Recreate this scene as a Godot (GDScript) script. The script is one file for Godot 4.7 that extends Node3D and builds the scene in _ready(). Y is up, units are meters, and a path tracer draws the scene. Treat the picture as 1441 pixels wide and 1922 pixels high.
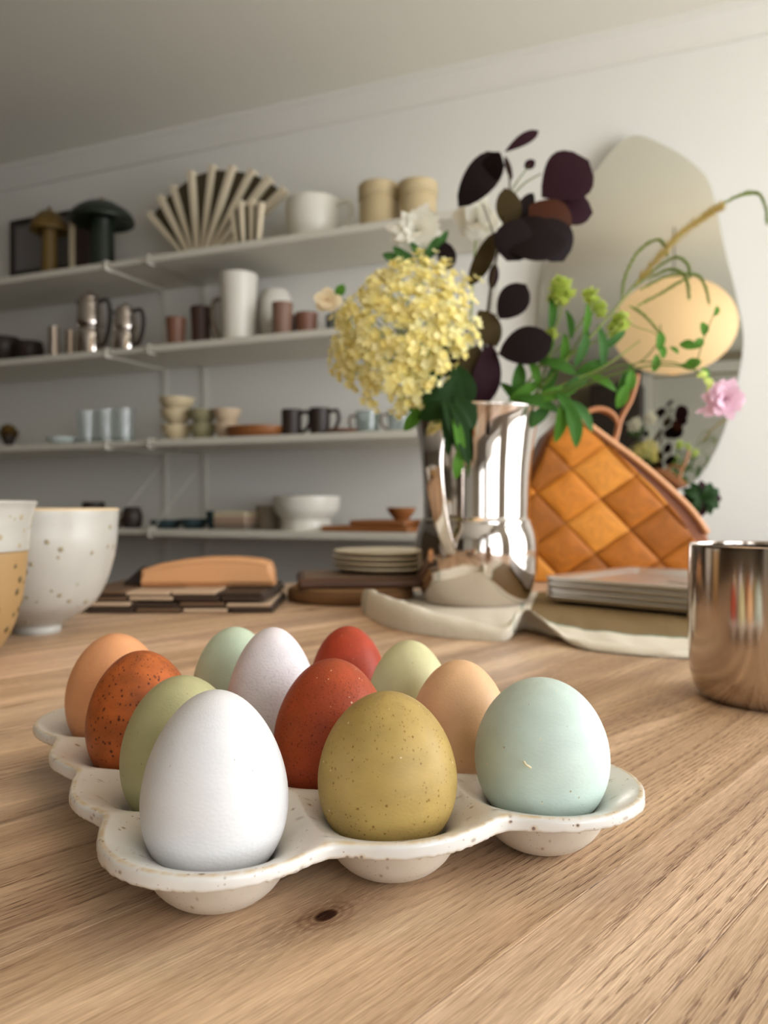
extends Node3D

# ---------------------------------------------------------------- frames
const EYE := 0.872           # camera height; the table top is at 0.75
const TOP := 0.75
const FP := 1512.0           # focal length in pixels of the 1441x1922 frame
const WT := Vector3(0.92062, 0.0, 0.390457)      # along the shelf wall, to the right
const WN := Vector3(-0.390457, 0.0, 0.92062)     # out of the shelf wall, into the room
const W0 := Vector3(-0.61308, 0.0, -2.77955)     # a shelf upright on the wall, at floor level
const WYAW := -0.401133
const GU := Vector3(0.664088, 0.0, -0.747655)    # along the grain of the table
const GV := Vector3(0.747655, 0.0, 0.664088)     # across the grain
const CEIL := 2.17

var M := {}
var names := {}
var rng := RandomNumberGenerator.new()


func at(x: float, y: float, d: float) -> Vector3:
	return Vector3((x - 720.5) / FP * d, EYE + (947.0 - y) / FP * d, -d)


func wp(t: float, y: float, s: float) -> Vector3:
	return W0 + WT * t + WN * s + Vector3(0, y, 0)


# ---------------------------------------------------------------- naming
func numbered(called: String) -> String:
	if not names.has(called):
		names[called] = 0
		return called
	names[called] += 1
	return "%s_%03d" % [called, names[called]]


func tag(o: Node, label: String, category: String, group := "", kind := "") -> Node:
	if label != "": o.set_meta("label", label)
	if category != "": o.set_meta("category", category)
	if group != "": o.set_meta("group", group)
	if kind != "": o.set_meta("kind", kind)
	return o


func thing(called: String, label: String, category: String, where: Vector3, turn := 0.0, group := "") -> Node3D:
	var o := Node3D.new()
	o.name = numbered(called)
	add_child(o)
	o.position = where
	o.rotation.y = turn
	tag(o, label, category, group)
	return o


func obj(called: String, m: Mesh, mt: Material, parent: Node = self, where := Vector3.ZERO) -> MeshInstance3D:
	var o := MeshInstance3D.new()
	o.name = numbered(called) if parent == self else called
	o.mesh = m
	o.material_override = mt
	o.position = where
	o.cast_shadow = GeometryInstance3D.SHADOW_CASTING_SETTING_ON
	parent.add_child(o, true)
	return o


func struct(called: String, m: Mesh, mt: Material, where := Vector3.ZERO, turn := WYAW) -> MeshInstance3D:
	var o := obj(called, m, mt, self, where)
	o.rotation.y = turn
	o.set_meta("kind", "structure")
	return o


func copy_of(o: Node3D, label: String, where: Vector3, turn: float, called := "") -> Node3D:
	var c: Node3D = o.duplicate()
	var plain: String = called if called != "" else str(o.name)
	if plain.length() > 4 and plain[plain.length() - 4] == "_" and plain.right(3).is_valid_int():
		plain = plain.left(plain.length() - 4)
	c.name = numbered(plain)
	add_child(c)
	c.position = where
	c.rotation.y = turn
	c.set_meta("label", label)
	return c


# ---------------------------------------------------------------- meshes
func grid(rows: Array, wrap := false, cols := []) -> ArrayMesh:
	# rows of points -> a smooth sheet; wrap joins the last column to the first
	var R: int = rows.size()
	var C: int = rows[0].size()
	var CC: int = C + 1 if wrap else C
	var v := PackedVector3Array()
	var nr := PackedVector3Array()
	var uv := PackedVector2Array()
	var cl := PackedColorArray()
	var ix := PackedInt32Array()
	v.resize(R * CC); nr.resize(R * CC); uv.resize(R * CC)
	for i in R:
		for j in CC:
			v[i * CC + j] = rows[i][j % C]
			uv[i * CC + j] = Vector2(float(j) / (CC - 1), float(i) / (R - 1))
	if cols.size() > 0:
		cl.resize(R * CC)
		for i in R:
			for j in CC:
				cl[i * CC + j] = cols[i][j % C]
	var vol := 0.0
	var mid := Vector3.ZERO
	for p in v: mid += p
	mid /= v.size()
	for i in R - 1:
		for j in CC - 1:
			var a := i * CC + j
			for tr in [[a, a + 1, a + CC], [a + 1, a + CC + 1, a + CC]]:
				var p0 := v[tr[0]] - mid
				var p1 := v[tr[1]] - mid
				var p2 := v[tr[2]] - mid
				vol += p0.dot(p1.cross(p2))
				var n := (p1 - p0).cross(p2 - p0)
				nr[tr[0]] += n; nr[tr[1]] += n; nr[tr[2]] += n
				ix.append(tr[0]); ix.append(tr[1]); ix.append(tr[2])
	if wrap:
		for i in R:
			var s := nr[i * CC] + nr[i * CC + C]
			nr[i * CC] = s
			nr[i * CC + C] = s
	for i in [0, R - 1]:
		if v[i * CC].distance_squared_to(v[i * CC + C / 2]) < 1e-12:
			var s := Vector3.ZERO
			for j in CC: s += nr[i * CC + j]
			for j in CC: nr[i * CC + j] = s
	var sgn := 1.0 if vol >= 0.0 else -1.0
	for i in nr.size(): nr[i] = nr[i].normalized() * sgn
	if vol >= 0.0:               # front faces run clockwise
		for k in range(0, ix.size(), 3):
			var q := ix[k + 1]
			ix[k + 1] = ix[k + 2]
			ix[k + 2] = q
	return raw(v, nr, uv, ix, cl)


func raw(v: PackedVector3Array, n: PackedVector3Array, uv: PackedVector2Array, ix: PackedInt32Array, cl := PackedColorArray()) -> ArrayMesh:
	var a := []
	a.resize(Mesh.ARRAY_MAX)
	a[Mesh.ARRAY_VERTEX] = v
	a[Mesh.ARRAY_NORMAL] = n
	if uv.size() > 0: a[Mesh.ARRAY_TEX_UV] = uv
	if cl.size() > 0: a[Mesh.ARRAY_COLOR] = cl
	a[Mesh.ARRAY_INDEX] = ix
	var m := ArrayMesh.new()
	m.add_surface_from_arrays(Mesh.PRIMITIVE_TRIANGLES, a)
	return m


func smooth_profile(pts: Array, per := 5) -> Array:
	# Catmull-Rom through the points of a profile
	var out := []
	for i in pts.size() - 1:
		var p0: Vector2 = pts[maxi(i - 1, 0)]
		var p1: Vector2 = pts[i]
		var p2: Vector2 = pts[i + 1]
		var p3: Vector2 = pts[mini(i + 2, pts.size() - 1)]
		for k in per:
			out.append(p1.cubic_interpolate(p2, p0, p3, float(k) / per))
	out.append(pts[pts.size() - 1])
	return out


func lathe(profile: Array, seg := 48, jitter := 0.0) -> ArrayMesh:
	# profile of (radius, height)
	var rows := []
	for p in profile:
		var row := []
		for j in seg:
			var a := TAU * j / seg
			var r: float = maxf(p.x, 0.0) * (1.0 + jitter * sin(a * 3.0 + p.y * 40.0))
			row.append(Vector3(r * cos(a), p.y, r * sin(a)))
		rows.append(row)
	return grid(rows, true)


func vessel(outer: Array, wall: float, floor_at: float, seg := 48, per := 5) -> ArrayMesh:
	# an open pot: the outer profile from the foot to the rim, then down the inside
	var o := smooth_profile(outer, per)
	var pr := [Vector2(0, o[0].y), Vector2(o[0].x * 0.96, o[0].y)]
	pr.append_array(o)
	var top: Vector2 = o[o.size() - 1]
	pr.append(Vector2(top.x - wall * 0.2, top.y + wall * 0.42))
	pr.append(Vector2(top.x - wall * 0.7, top.y + wall * 0.45))
	for i in range(o.size() - 1, -1, -1):
		var q: Vector2 = o[i]
		if q.y > floor_at:
			pr.append(Vector2(maxf(q.x - wall, 0.001), q.y))
	var last: Vector2 = pr[pr.size() - 1]
	pr.append(Vector2(last.x * 0.8, floor_at))
	pr.append(Vector2(0, floor_at))
	return lathe(pr, seg)


func tube(path: Array, radii, seg := 8, flat := 1.0, side := Vector3.ZERO) -> ArrayMesh:
	# a swept round (or flattened) bar with closed ends
	var n: int = path.size()
	var rows := []
	var up := side if side != Vector3.ZERO else Vector3(0.31, 0.2, 0.93)
	for i in n:
		var d: Vector3 = (path[mini(i + 1, n - 1)] - path[maxi(i - 1, 0)]).normalized()
		var x := up.cross(d)
		if x.length() < 1e-4: x = Vector3.RIGHT.cross(d)
		x = x.normalized()
		var y := d.cross(x).normalized()
		if side == Vector3.ZERO: up = y
		var r: float = radii[i] if radii is Array else radii
		var row := []
		for j in seg:
			var a := TAU * j / seg
			row.append(path[i] + x * cos(a) * r * flat + y * sin(a) * r)
		if i == 0:
			var cap := []
			for j in seg: cap.append(path[0])
			rows.append(cap)
		rows.append(row)
		if i == n - 1:
			var cap2 := []
			for j in seg: cap2.append(path[n - 1])
			rows.append(cap2)
	return grid(rows, true)


func curve3(pts: Array, per := 6) -> Array:
	var out := []
	for i in pts.size() - 1:
		var p0: Vector3 = pts[maxi(i - 1, 0)]
		var p1: Vector3 = pts[i]
		var p2: Vector3 = pts[i + 1]
		var p3: Vector3 = pts[mini(i + 2, pts.size() - 1)]
		for k in per:
			out.append(p1.cubic_interpolate(p2, p0, p3, float(k) / per))
	out.append(pts[pts.size() - 1])
	return out


func cbox(sx: float, sy: float, sz: float, b := 0.003) -> ArrayMesh:
	# a box with chamfered edges, centred
	var h := Vector3(sx, sy, sz) * 0.5
	b = minf(b, minf(h.x, minf(h.y, h.z)) * 0.9)
	var st := SurfaceTool.new()
	st.begin(Mesh.PRIMITIVE_TRIANGLES)
	st.set_smooth_group(-1)
	var ax := [Vector3(1, 0, 0), Vector3(0, 1, 0), Vector3(0, 0, 1)]
	var hh := [h.x, h.y, h.z]
	for k in 3:
		var p: int = (k + 1) % 3
		var q: int = (k + 2) % 3
		for s in [-1.0, 1.0]:
			var c: Vector3 = ax[k] * s * hh[k]
			var u: Vector3 = ax[p] * (hh[p] - b)
			var w: Vector3 = ax[q] * (hh[q] - b)
			_q(st, c - u - w, c + u - w, c + u + w, c - u + w, ax[k] * s)
		for s in [-1.0, 1.0]:
			for r in [-1.0, 1.0]:
				var e: Vector3 = ax[k] * (hh[k] - b)
				var c1: Vector3 = ax[p] * s * hh[p] + ax[q] * r * (hh[q] - b)
				var c2: Vector3 = ax[p] * s * (hh[p] - b) + ax[q] * r * hh[q]
				_q(st, c1 - e, c1 + e, c2 + e, c2 - e, ax[p] * s + ax[q] * r)
	for sxx in [-1.0, 1.0]:
		for syy in [-1.0, 1.0]:
			for szz in [-1.0, 1.0]:
				var i := Vector3(sxx * (h.x - b), syy * (h.y - b), szz * (h.z - b))
				var a1 := i + Vector3(sxx * b, 0, 0)
				var a2 := i + Vector3(0, syy * b, 0)
				var a3 := i + Vector3(0, 0, szz * b)
				_t(st, a1, a2, a3, Vector3(sxx, syy, szz))
	st.generate_normals()
	return st.commit()


func _t(st: SurfaceTool, a: Vector3, b: Vector3, c: Vector3, out: Vector3) -> void:
	if (b - a).cross(c - a).dot(out) > 0.0:
		st.add_vertex(a); st.add_vertex(c); st.add_vertex(b)
	else:
		st.add_vertex(a); st.add_vertex(b); st.add_vertex(c)


func _q(st: SurfaceTool, a: Vector3, b: Vector3, c: Vector3, d: Vector3, out: Vector3) -> void:
	_t(st, a, b, c, out)
	_t(st, a, c, d, out)


func prism(poly: PackedVector2Array, depth: float, bevel := 0.002) -> ArrayMesh:
	# an outline in x, y pushed along z (centred), edges chamfered
	if Geometry2D.is_polygon_clockwise(poly):
		poly.reverse()
	var st := SurfaceTool.new()
	st.begin(Mesh.PRIMITIVE_TRIANGLES)
	st.set_smooth_group(-1)
	var n := poly.size()
	var ins := PackedVector2Array()
	for i in n:
		var d := (poly[(i + 1) % n] - poly[(i + n - 1) % n]).normalized()
		ins.append(poly[i] + Vector2(-d.y, d.x) * bevel)
	var ixs := Geometry2D.triangulate_polygon(ins)
	var hz := depth * 0.5
	for s in [-1.0, 1.0]:
		for k in range(0, ixs.size(), 3):
			var a := ins[ixs[k]]
			var b := ins[ixs[k + 1]]
			var c := ins[ixs[k + 2]]
			_t(st, Vector3(a.x, a.y, s * hz), Vector3(b.x, b.y, s * hz), Vector3(c.x, c.y, s * hz), Vector3(0, 0, s))
	for i in n:
		var j := (i + 1) % n
		var o2 := Vector2(poly[j].y - poly[i].y, poly[i].x - poly[j].x)
		var out := Vector3(o2.x, o2.y, 0)
		var p := poly[i]
		var q := poly[j]
		var zi := hz - bevel
		_q(st, Vector3(p.x, p.y, -zi), Vector3(q.x, q.y, -zi), Vector3(q.x, q.y, zi), Vector3(p.x, p.y, zi), out)
		for s in [-1.0, 1.0]:
			_q(st, Vector3(p.x, p.y, s * zi), Vector3(q.x, q.y, s * zi), Vector3(ins[j].x, ins[j].y, s * hz), Vector3(ins[i].x, ins[i].y, s * hz), out.normalized() + Vector3(0, 0, s))
	st.generate_normals()
	return st.commit()


var blunt := 0.72           # how square the leaf outline is


func leaf(base: Vector3, tip: Vector3, width: float, face: Vector3, curl := 0.12, fat := 0.5, fold := 0.15, rows_n := 9) -> ArrayMesh:
	# a leaf blade from base to tip; fat says where it is widest, fold raises the halves beside the midrib
	var ax := tip - base
	var L := ax.length()
	var d := ax / L
	var sd := d.cross(face).normalized()
	var up := sd.cross(d).normalized()
	var rows := []
	for i in rows_n + 1:
		var f := float(i) / rows_n
		var e := pow(f, log(0.5) / log(clampf(fat, 0.1, 0.9)))
		var w := width * 0.5 * pow(maxf(sin(PI * clampf(e, 0.0, 1.0)), 0.0), blunt) + 0.0004
		var c := base + d * L * f + up * curl * L * sin(PI * f)
		var row := []
		for j in 7:
			var g := (j - 3) / 3.0
			row.append(c + sd * w * g + up * (absf(g) * fold * w - g * g * 0.1 * w))
		rows.append(row)
	return grid(rows)


func join(list: Array) -> ArrayMesh:
	# several meshes (or [mesh, transform]) as one surface
	var st := SurfaceTool.new()
	st.begin(Mesh.PRIMITIVE_TRIANGLES)
	for k in list:
		if k is Array: st.append_from(k[0], 0, k[1])
		else: st.append_from(k, 0, Transform3D())
	return st.commit()


func T(p: Vector3, yaw := 0.0, s := Vector3.ONE) -> Transform3D:
	return Transform3D(Basis(Vector3.UP, yaw).scaled_local(s), p)


# ---------------------------------------------------------------- materials
func rgb8(r: int, g: int, b: int) -> Color:
	return Color(r / 255.0, g / 255.0, b / 255.0)


func mat(c: Color, rough := 0.6, metal := 0.0) -> StandardMaterial3D:
	var m := StandardMaterial3D.new()
	m.albedo_color = c
	m.roughness = rough
	m.metallic = metal
	return m


func leafy(c: Color, rough := 0.5, through := 0.35) -> StandardMaterial3D:
	var m := mat(c, maxf(rough, 0.6))
	m.metallic_specular = 0.22
	m.cull_mode = BaseMaterial3D.CULL_DISABLED
	m.backlight_enabled = true
	m.backlight = Color(c.r * through * 2.0, c.g * through * 2.0, c.b * through * 2.0)
	return m


func glass(c: Color, alpha := 0.12) -> StandardMaterial3D:
	var m := mat(Color(c.r, c.g, c.b, alpha), 0.03)
	m.transparency = BaseMaterial3D.TRANSPARENCY_ALPHA
	return m


func noise_bytes(w: int, h: int, sd: int, freq: float, oct := 3) -> Image:
	var n := FastNoiseLite.new()
	n.seed = sd
	n.noise_type = FastNoiseLite.TYPE_SIMPLEX_SMOOTH
	n.frequency = freq
	n.fractal_octaves = oct
	return n.get_seamless_image(w, h)


func stretched(w: int, h: int, sw: int, sh: int, sd: int, freq: float, oct := 3) -> PackedByteArray:
	# noise drawn small and pulled long
	var im := noise_bytes(sw, sh, sd, freq, oct)
	im.convert(Image.FORMAT_L8)
	var pad := Image.create(sw * 3, sh, false, Image.FORMAT_L8)   # keep the tile seamless along the grain
	for k in 3: pad.blit_rect(im, Rect2i(0, 0, sw, sh), Vector2i(k * sw, 0))
	pad.resize(w * 3, h, Image.INTERPOLATE_CUBIC)
	return pad.get_region(Rect2i(w, 0, w, h)).get_data()


func dot(im: Image, x: float, y: float, r: float, c: Color, soft := 0.4, sx := 1.0) -> void:
	var w := im.get_width()
	var h := im.get_height()
	var rr := int(ceil(r * maxf(sx, 1.0))) + 1
	for j in range(-rr, rr + 1):
		for i in range(-rr, rr + 1):
			var d := Vector2(i / sx, j).length() / r
			if d < 1.0:
				var px := posmod(int(x) + i, w)
				var py := posmod(int(y) + j, h)
				var k := clampf((1.0 - d) / maxf(soft, 0.01), 0.0, 1.0) * c.a
				im.set_pixel(px, py, im.get_pixel(px, py).lerp(Color(c.r, c.g, c.b, 1), k))


func speckled(size: int, base: Color, sd: int, count: int, rmin: float, rmax: float, spot: Color, mottle := 0.06, sx := 1.0) -> ImageTexture:
	var r := RandomNumberGenerator.new()
	r.seed = sd
	var a := noise_bytes(size, size, sd, 6.0 / size, 4)
	a.convert(Image.FORMAT_L8)
	var d := a.get_data()
	var im := Image.create(size, size, false, Image.FORMAT_RGB8)
	var by := PackedByteArray()
	by.resize(size * size * 3)
	for i in d.size():
		var k := 1.0 + (d[i] / 255.0 - 0.5) * 2.0 * mottle
		by[i * 3] = clampi(int(base.r * 255.0 * k), 0, 255)
		by[i * 3 + 1] = clampi(int(base.g * 255.0 * k), 0, 255)
		by[i * 3 + 2] = clampi(int(base.b * 255.0 * k), 0, 255)
	im.set_data(size, size, false, Image.FORMAT_RGB8, by)
	for i in count:
		var q := pow(r.randf(), 2.5)
		var c := spot
		c.a = r.randf_range(0.45, 1.0)
		dot(im, r.randf() * size, r.randf() * size, lerpf(rmin, rmax, q), c, 0.6, sx)
	return ImageTexture.create_from_image(im)


var grain_bump: ImageTexture


func wood_textures() -> ImageTexture:
	# oak: 0.72 m along (x) by 0.21 m across (y); one knot at (0.36, 0.105)
	var w := 2048
	var h := 1536
	var tone := stretched(w, h, 16, 128, 11, 0.05, 3)
	var warp := stretched(w, h, 24, 96, 5, 0.035, 2)
	var fine := stretched(w, h, 110, 1536, 7, 0.26, 2)
	var pore := stretched(w, h, 150, 1536, 9, 0.40, 2)
	var hair := stretched(w, h, 256, 1536, 21, 0.45, 1)
	var zone := stretched(w, h, 16, 48, 33, 0.07, 2)
	var by := PackedByteArray()
	by.resize(w * h * 3)
	var hb := PackedByteArray()
	hb.resize(w * h)
	for y in h:
		var vy := y / 1536.0 * 0.21
		var dv := vy - 0.105
		for x in w:
			var i := y * w + x
			var ux := (x / 2048.0 - 0.5) * 0.72
			var ph := vy * 250.0 + (warp[i] - 128) * 0.022
			var kn := 0.0
			var e := ux * ux / 0.0011 + dv * dv / 0.00013
			if e < 9.0:
				kn = exp(-e)
				ph += 3.2 * kn * (1.0 if dv > 0.0 else -1.0) * minf(1.0, absf(dv) * 400.0)
			var f := ph - floorf(ph)
			var ring := f * f
			var early := clampf((f - 0.5) * 3.0, 0.0, 1.0)
			var open := 0.35 + clampf((zone[i] - 110) * 0.012, 0.0, 0.65)
			var po := clampf((pore[i] / 255.0 - 0.59 + early * 0.07) * 9.0, 0.0, 1.0) * (0.25 + 0.75 * early) * open
			var k := 1.0 + (tone[i] - 128) * 0.0010 + (fine[i] - 128) * 0.0012 + (hair[i] - 128) * 0.0004 - ring * 0.07 * open - po * 0.36
			if kn > 0.003:
				k -= kn * 0.20
				var c := ux * ux / 0.0000200 + dv * dv / 0.0000075
				if c < 9.0: k -= 0.62 * clampf(1.7 - 1.5 * c, 0.0, 1.0) + 0.16 * exp(-(sqrt(c) - 1.35) * (sqrt(c) - 1.35) * 14.0) + 0.10 * exp(-(sqrt(c) - 2.1) * (sqrt(c) - 2.1) * 18.0)
				if hair[i] > 176: k += 0.16 * kn
			by[i * 3] = clampi(int(222.0 * k), 0, 255)
			by[i * 3 + 1] = clampi(int(189.0 * (k - (1.0 - k) * 0.18)), 0, 255)
			by[i * 3 + 2] = clampi(int(155.0 * (k - (1.0 - k) * 0.30)), 0, 255)
			hb[i] = clampi(int(150.0 + (fine[i] - 128) * 0.25 - po * 110.0 - kn * 20.0), 0, 255)
	var im := Image.create_from_data(w, h, false, Image.FORMAT_RGB8, by)
	grain_bump = ImageTexture.create_from_image(Image.create_from_data(w, h, false, Image.FORMAT_L8, hb))
	return ImageTexture.create_from_image(im)


func make_materials() -> void:
	M.wall = mat(rgb8(230, 228, 221), 0.85)
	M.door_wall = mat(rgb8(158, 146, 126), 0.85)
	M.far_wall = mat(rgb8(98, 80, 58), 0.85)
	M.ceiling = mat(rgb8(232, 228, 215), 0.9)
	M.trim = mat(rgb8(228, 225, 217), 0.5)
	M.shelf = mat(rgb8(224, 219, 205), 0.45)
	M.floor = mat(rgb8(84, 62, 42), 0.5)
	M.steel = mat(rgb8(214, 205, 198), 0.06, 1.0)
	M.cupsteel = mat(rgb8(196, 182, 170), 0.13, 1.0)
	M.silver = mat(rgb8(220, 218, 214), 0.36, 1.0)
	M.mirror = mat(rgb8(226, 226, 216), 0.0, 1.0)
	M.edge = mat(rgb8(96, 92, 80), 0.3, 0.6)
	M.white = mat(rgb8(225, 220, 208), 0.3)
	M.cream = mat(rgb8(216, 202, 172), 0.4)
	M.beige = mat(rgb8(196, 176, 136), 0.7)
	M.brown = mat(rgb8(122, 82, 62), 0.5)
	M.dark = mat(rgb8(48, 36, 28), 0.5)
	M.teal = mat(rgb8(42, 62, 66), 0.5)
	M.taupe = mat(rgb8(140, 126, 110), 0.6)
	M.green_lamp = mat(rgb8(28, 38, 26), 0.35)
	M.ochre = mat(rgb8(108, 84, 36), 0.5)
	M.paper = mat(rgb8(222, 208, 180), 0.8)
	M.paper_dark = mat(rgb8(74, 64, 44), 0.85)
	M.board = mat(rgb8(88, 58, 40), 0.5)
	M.bark = mat(rgb8(156, 118, 74), 0.8)
	M.amberwood = mat(rgb8(146, 90, 46), 0.5)
	M.leather = mat(rgb8(214, 158, 108), 0.55)
	M.glass = glass(rgb8(190, 205, 200), 0.16)
	M.glassgreen = glass(rgb8(120, 140, 130), 0.30)
	M.pane = glass(rgb8(245, 250, 250), 0.05)
	M.stem = leafy(rgb8(88, 108, 46), 0.5, 0.2)
	M.palestem = leafy(rgb8(140, 158, 84), 0.5, 0.25)
	M.green = leafy(rgb8(74, 118, 40), 0.45, 0.45)
	M.midgreen = leafy(rgb8(52, 90, 30), 0.6, 0.4)
	M.deepgreen = leafy(rgb8(28, 52, 18), 0.45, 0.3)
	M.bluegreen = leafy(rgb8(60, 98, 48), 0.45, 0.4)
	M.lime = leafy(rgb8(206, 222, 124), 0.6, 0.4)
	M.plum = leafy(rgb8(40, 16, 24), 0.5, 0.15)
	M.black = leafy(rgb8(22, 11, 11), 0.5, 0.1)
	M.olive = leafy(rgb8(58, 46, 20), 0.5, 0.25)
	M.russet = leafy(rgb8(62, 32, 17), 0.5, 0.25)
	M.petal = leafy(rgb8(240, 238, 226), 0.7, 0.4)
	M.cream_petal = leafy(rgb8(242, 226, 192), 0.7, 0.4)
	M.pink = leafy(rgb8(238, 204, 220), 0.7, 0.4)
	M.straw = leafy(rgb8(196, 176, 112), 0.7, 0.4)


# ---------------------------------------------------------------- scene
func _ready() -> void:
	rng.seed = 7
	# camera, sky, daylight, exposure
	var cam := Camera3D.new()
	cam.name = "camera"
	var at_ := CameraAttributesPhysical.new()
	at_.frustum_focal_length = 12.0 * FP / 961.0
	at_.exposure_aperture = 9.0
	at_.frustum_focus_distance = 0.262
	at_.frustum_near = 0.02
	at_.frustum_far = 60.0
	cam.attributes = at_
	cam.fov = rad_to_deg(2.0 * atan(961.0 / FP))
	cam.near = 0.02
	add_child(cam)
	cam.position = Vector3(0, EYE, 0)
	cam.rotation.x = -atan(14.0 / FP)
	cam.current = true

	var env := Environment.new()
	env.background_mode = Environment.BG_SKY
	var sm := ProceduralSkyMaterial.new()
	sm.sky_top_color = rgb8(224, 228, 232)
	sm.sky_horizon_color = rgb8(236, 238, 240)
	sm.ground_bottom_color = rgb8(214, 208, 192)
	sm.ground_horizon_color = rgb8(222, 218, 206)
	var sky := Sky.new()
	sky.sky_material = sm
	env.sky = sky
	env.background_energy_multiplier = 1.5
	env.tonemap_mode = Environment.TONE_MAPPER_LINEAR
	env.tonemap_exposure = 1.0
	env.sdfgi_enabled = true
	env.ssao_enabled = true
	env.ssil_enabled = true
	var we := WorldEnvironment.new()
	we.name = "world_environment"
	we.environment = env
	add_child(we)

	# daylight through the windows in the wall to the right of the camera
	for k in 3:
		var al := AreaLight3D.new()
		al.name = "window_daylight_%03d" % k
		al.area_size = Vector2(1.25, 1.45)
		al.area_normalize_energy = false
		al.light_energy = [3.8, 2.1, 1.4][k]
		al.light_color = rgb8(246, 250, 255)
		al.shadow_enabled = true
		al.set("area_range", 12.0)
		add_child(al)
		al.global_transform = Transform3D(Basis.looking_at((-WT + Vector3(0, 0.22, 0)).normalized(), Vector3.UP), wp(3.16, 1.28, [1.05, 2.75, 4.35][k]))

	make_materials()
	build_room()
	build_table()
	build_shelves()
	build_mirror()
	build_tray_and_eggs()
	build_pitcher()
	build_cup()
	build_bowls()
	build_towel_and_trays()
	build_basket()
	build_stacks()
	build_flowers()
	build_shelf_things()
	build_lantern()


# ---------------------------------------------------------------- the room
func build_room() -> void:
	var t0 := -3.2
	var t1 := 2.9
	var s1 := 5.2
	struct("floor", cbox(t1 - t0 + 0.4, 0.12, s1 + 0.4), M.floor, wp((t0 + t1) / 2, -0.06, s1 / 2))
	struct("ceiling", cbox(t1 - t0 + 0.4, 0.14, s1 + 0.4), M.ceiling, wp((t0 + t1) / 2, CEIL + 0.07, s1 / 2))
	struct("wall_back", cbox(t1 - t0 + 0.4, CEIL, 0.18, 0.001), M.wall, wp((t0 + t1) / 2, CEIL / 2, -0.09))
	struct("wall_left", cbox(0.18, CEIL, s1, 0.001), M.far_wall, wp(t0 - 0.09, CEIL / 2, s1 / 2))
	# the wall behind the camera, with a door
	struct("wall_front", join([
		[cbox(4.25, CEIL, 0.18, 0.001), T(Vector3(-1.075, CEIL / 2, 0))],
		[cbox(0.95, CEIL, 0.18, 0.001), T(Vector3(2.425, CEIL / 2, 0))],
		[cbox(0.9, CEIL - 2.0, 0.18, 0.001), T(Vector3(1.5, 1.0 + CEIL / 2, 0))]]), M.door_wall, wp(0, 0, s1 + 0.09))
	var dm := mat(rgb8(206, 204, 194), 0.5)
	var door := struct("door_1", cbox(0.88, 1.98, 0.045), dm, wp(1.5, 0.99, s1 + 0.04))
	for y in [-0.5, 0.42]:
		obj("door_panel", cbox(0.6, 0.72, 0.02, 0.008), dm, door, Vector3(0, y, -0.026))
	obj("door_handle", tube([Vector3(-0.36, 0.02, -0.02), Vector3(-0.36, 0.02, -0.07), Vector3(-0.25, 0.02, -0.07)], 0.009), M.steel, door)
	struct("trim_1", join([
		[cbox(0.09, 2.06, 0.03), T(Vector3(-0.49, 1.03, 0))], [cbox(0.09, 2.06, 0.03), T(Vector3(0.49, 1.03, 0))],
		[cbox(1.07, 0.09, 0.03), T(Vector3(0, 2.045, 0))]]), M.trim, wp(1.5, 0, s1 - 0.015))
	# the window wall
	var wz := [1.05, 2.75, 4.35]
	var parts := [[cbox(0.18, 0.55, s1, 0.001), T(Vector3(0, 0.275, s1 / 2))], [cbox(0.18, CEIL - 2.0, s1, 0.001), T(Vector3(0, (CEIL + 2.0) / 2, s1 / 2))]]
	var edges := [0.0, 1.05 - 0.62, 1.05 + 0.62, 2.75 - 0.62, 2.75 + 0.62, 4.35 - 0.62, 4.35 + 0.62, s1]
	for k in 4:
		var a: float = edges[k * 2]
		var b: float = edges[k * 2 + 1]
		parts.append([cbox(0.18, 1.45, b - a, 0.001), T(Vector3(0, 1.275, (a + b) / 2))])
	struct("wall_right", join(parts), M.wall, wp(t1 + 0.09, 0, 0))
	for k in 3:
		var wn := struct("window_%d" % (k + 1), join([
			[cbox(0.06, 0.06, 1.24), T(Vector3(0, -0.695, 0))], [cbox(0.06, 0.06, 1.24), T(Vector3(0, 0.695, 0))],
			[cbox(0.06, 1.45, 0.06), T(Vector3(0, 0, -0.59))], [cbox(0.06, 1.45, 0.06), T(Vector3(0, 0, 0.59))]]), M.trim, wp(t1 + 0.11, 1.275, wz[k]))
		obj("mullion", cbox(0.05, 1.4, 0.045), M.trim, wn)
		obj("glazing_bar", cbox(0.035, 0.03, 1.16), M.trim, wn, Vector3(0, 0.22, 0))
		obj("window_sill", cbox(0.2, 0.03, 1.3), M.trim, wn, Vector3(-0.07, -0.74, 0))
		for j in [-1, 1]:
			obj("pane", cbox(0.006, 1.33, 0.54, 0.001), M.pane, wn, Vector3(0, 0, 0.295 * j))
	# cornice along the shelf wall: a stepped moulding
	var prof := PackedVector2Array([Vector2(0, 0), Vector2(0.012, 0.002), Vector2(0.014, 0.018), Vector2(0.016, 0.024), Vector2(0.022, 0.038), Vector2(0.030, 0.056), Vector2(0.034, 0.064), Vector2(0.042, 0.068), Vector2(0.044, 0.084), Vector2(0, 0.084)])
	var cn := struct("trim_2", prism(prof, t1 - t0, 0.001), M.trim, wp((t0 + t1) / 2, CEIL - 0.083, 0.0))
	cn.rotation.y = WYAW - PI / 2
	struct("baseboard_back", cbox(t1 - t0, 0.12, 0.018), M.trim, wp((t0 + t1) / 2, 0.06, 0.009))
	# tall dark cabinet by the door, seen in the mirror only
	var cb := thing("tall_cabinet", "tall dark cabinet beside the grey door, seen only in the mirror", "cabinet", wp(0.78, 0, s1 - 0.2), WYAW)
	obj("body", cbox(0.42, 1.9, 0.34, 0.006), M.dark, cb, Vector3(0, 0.95, 0))
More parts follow.
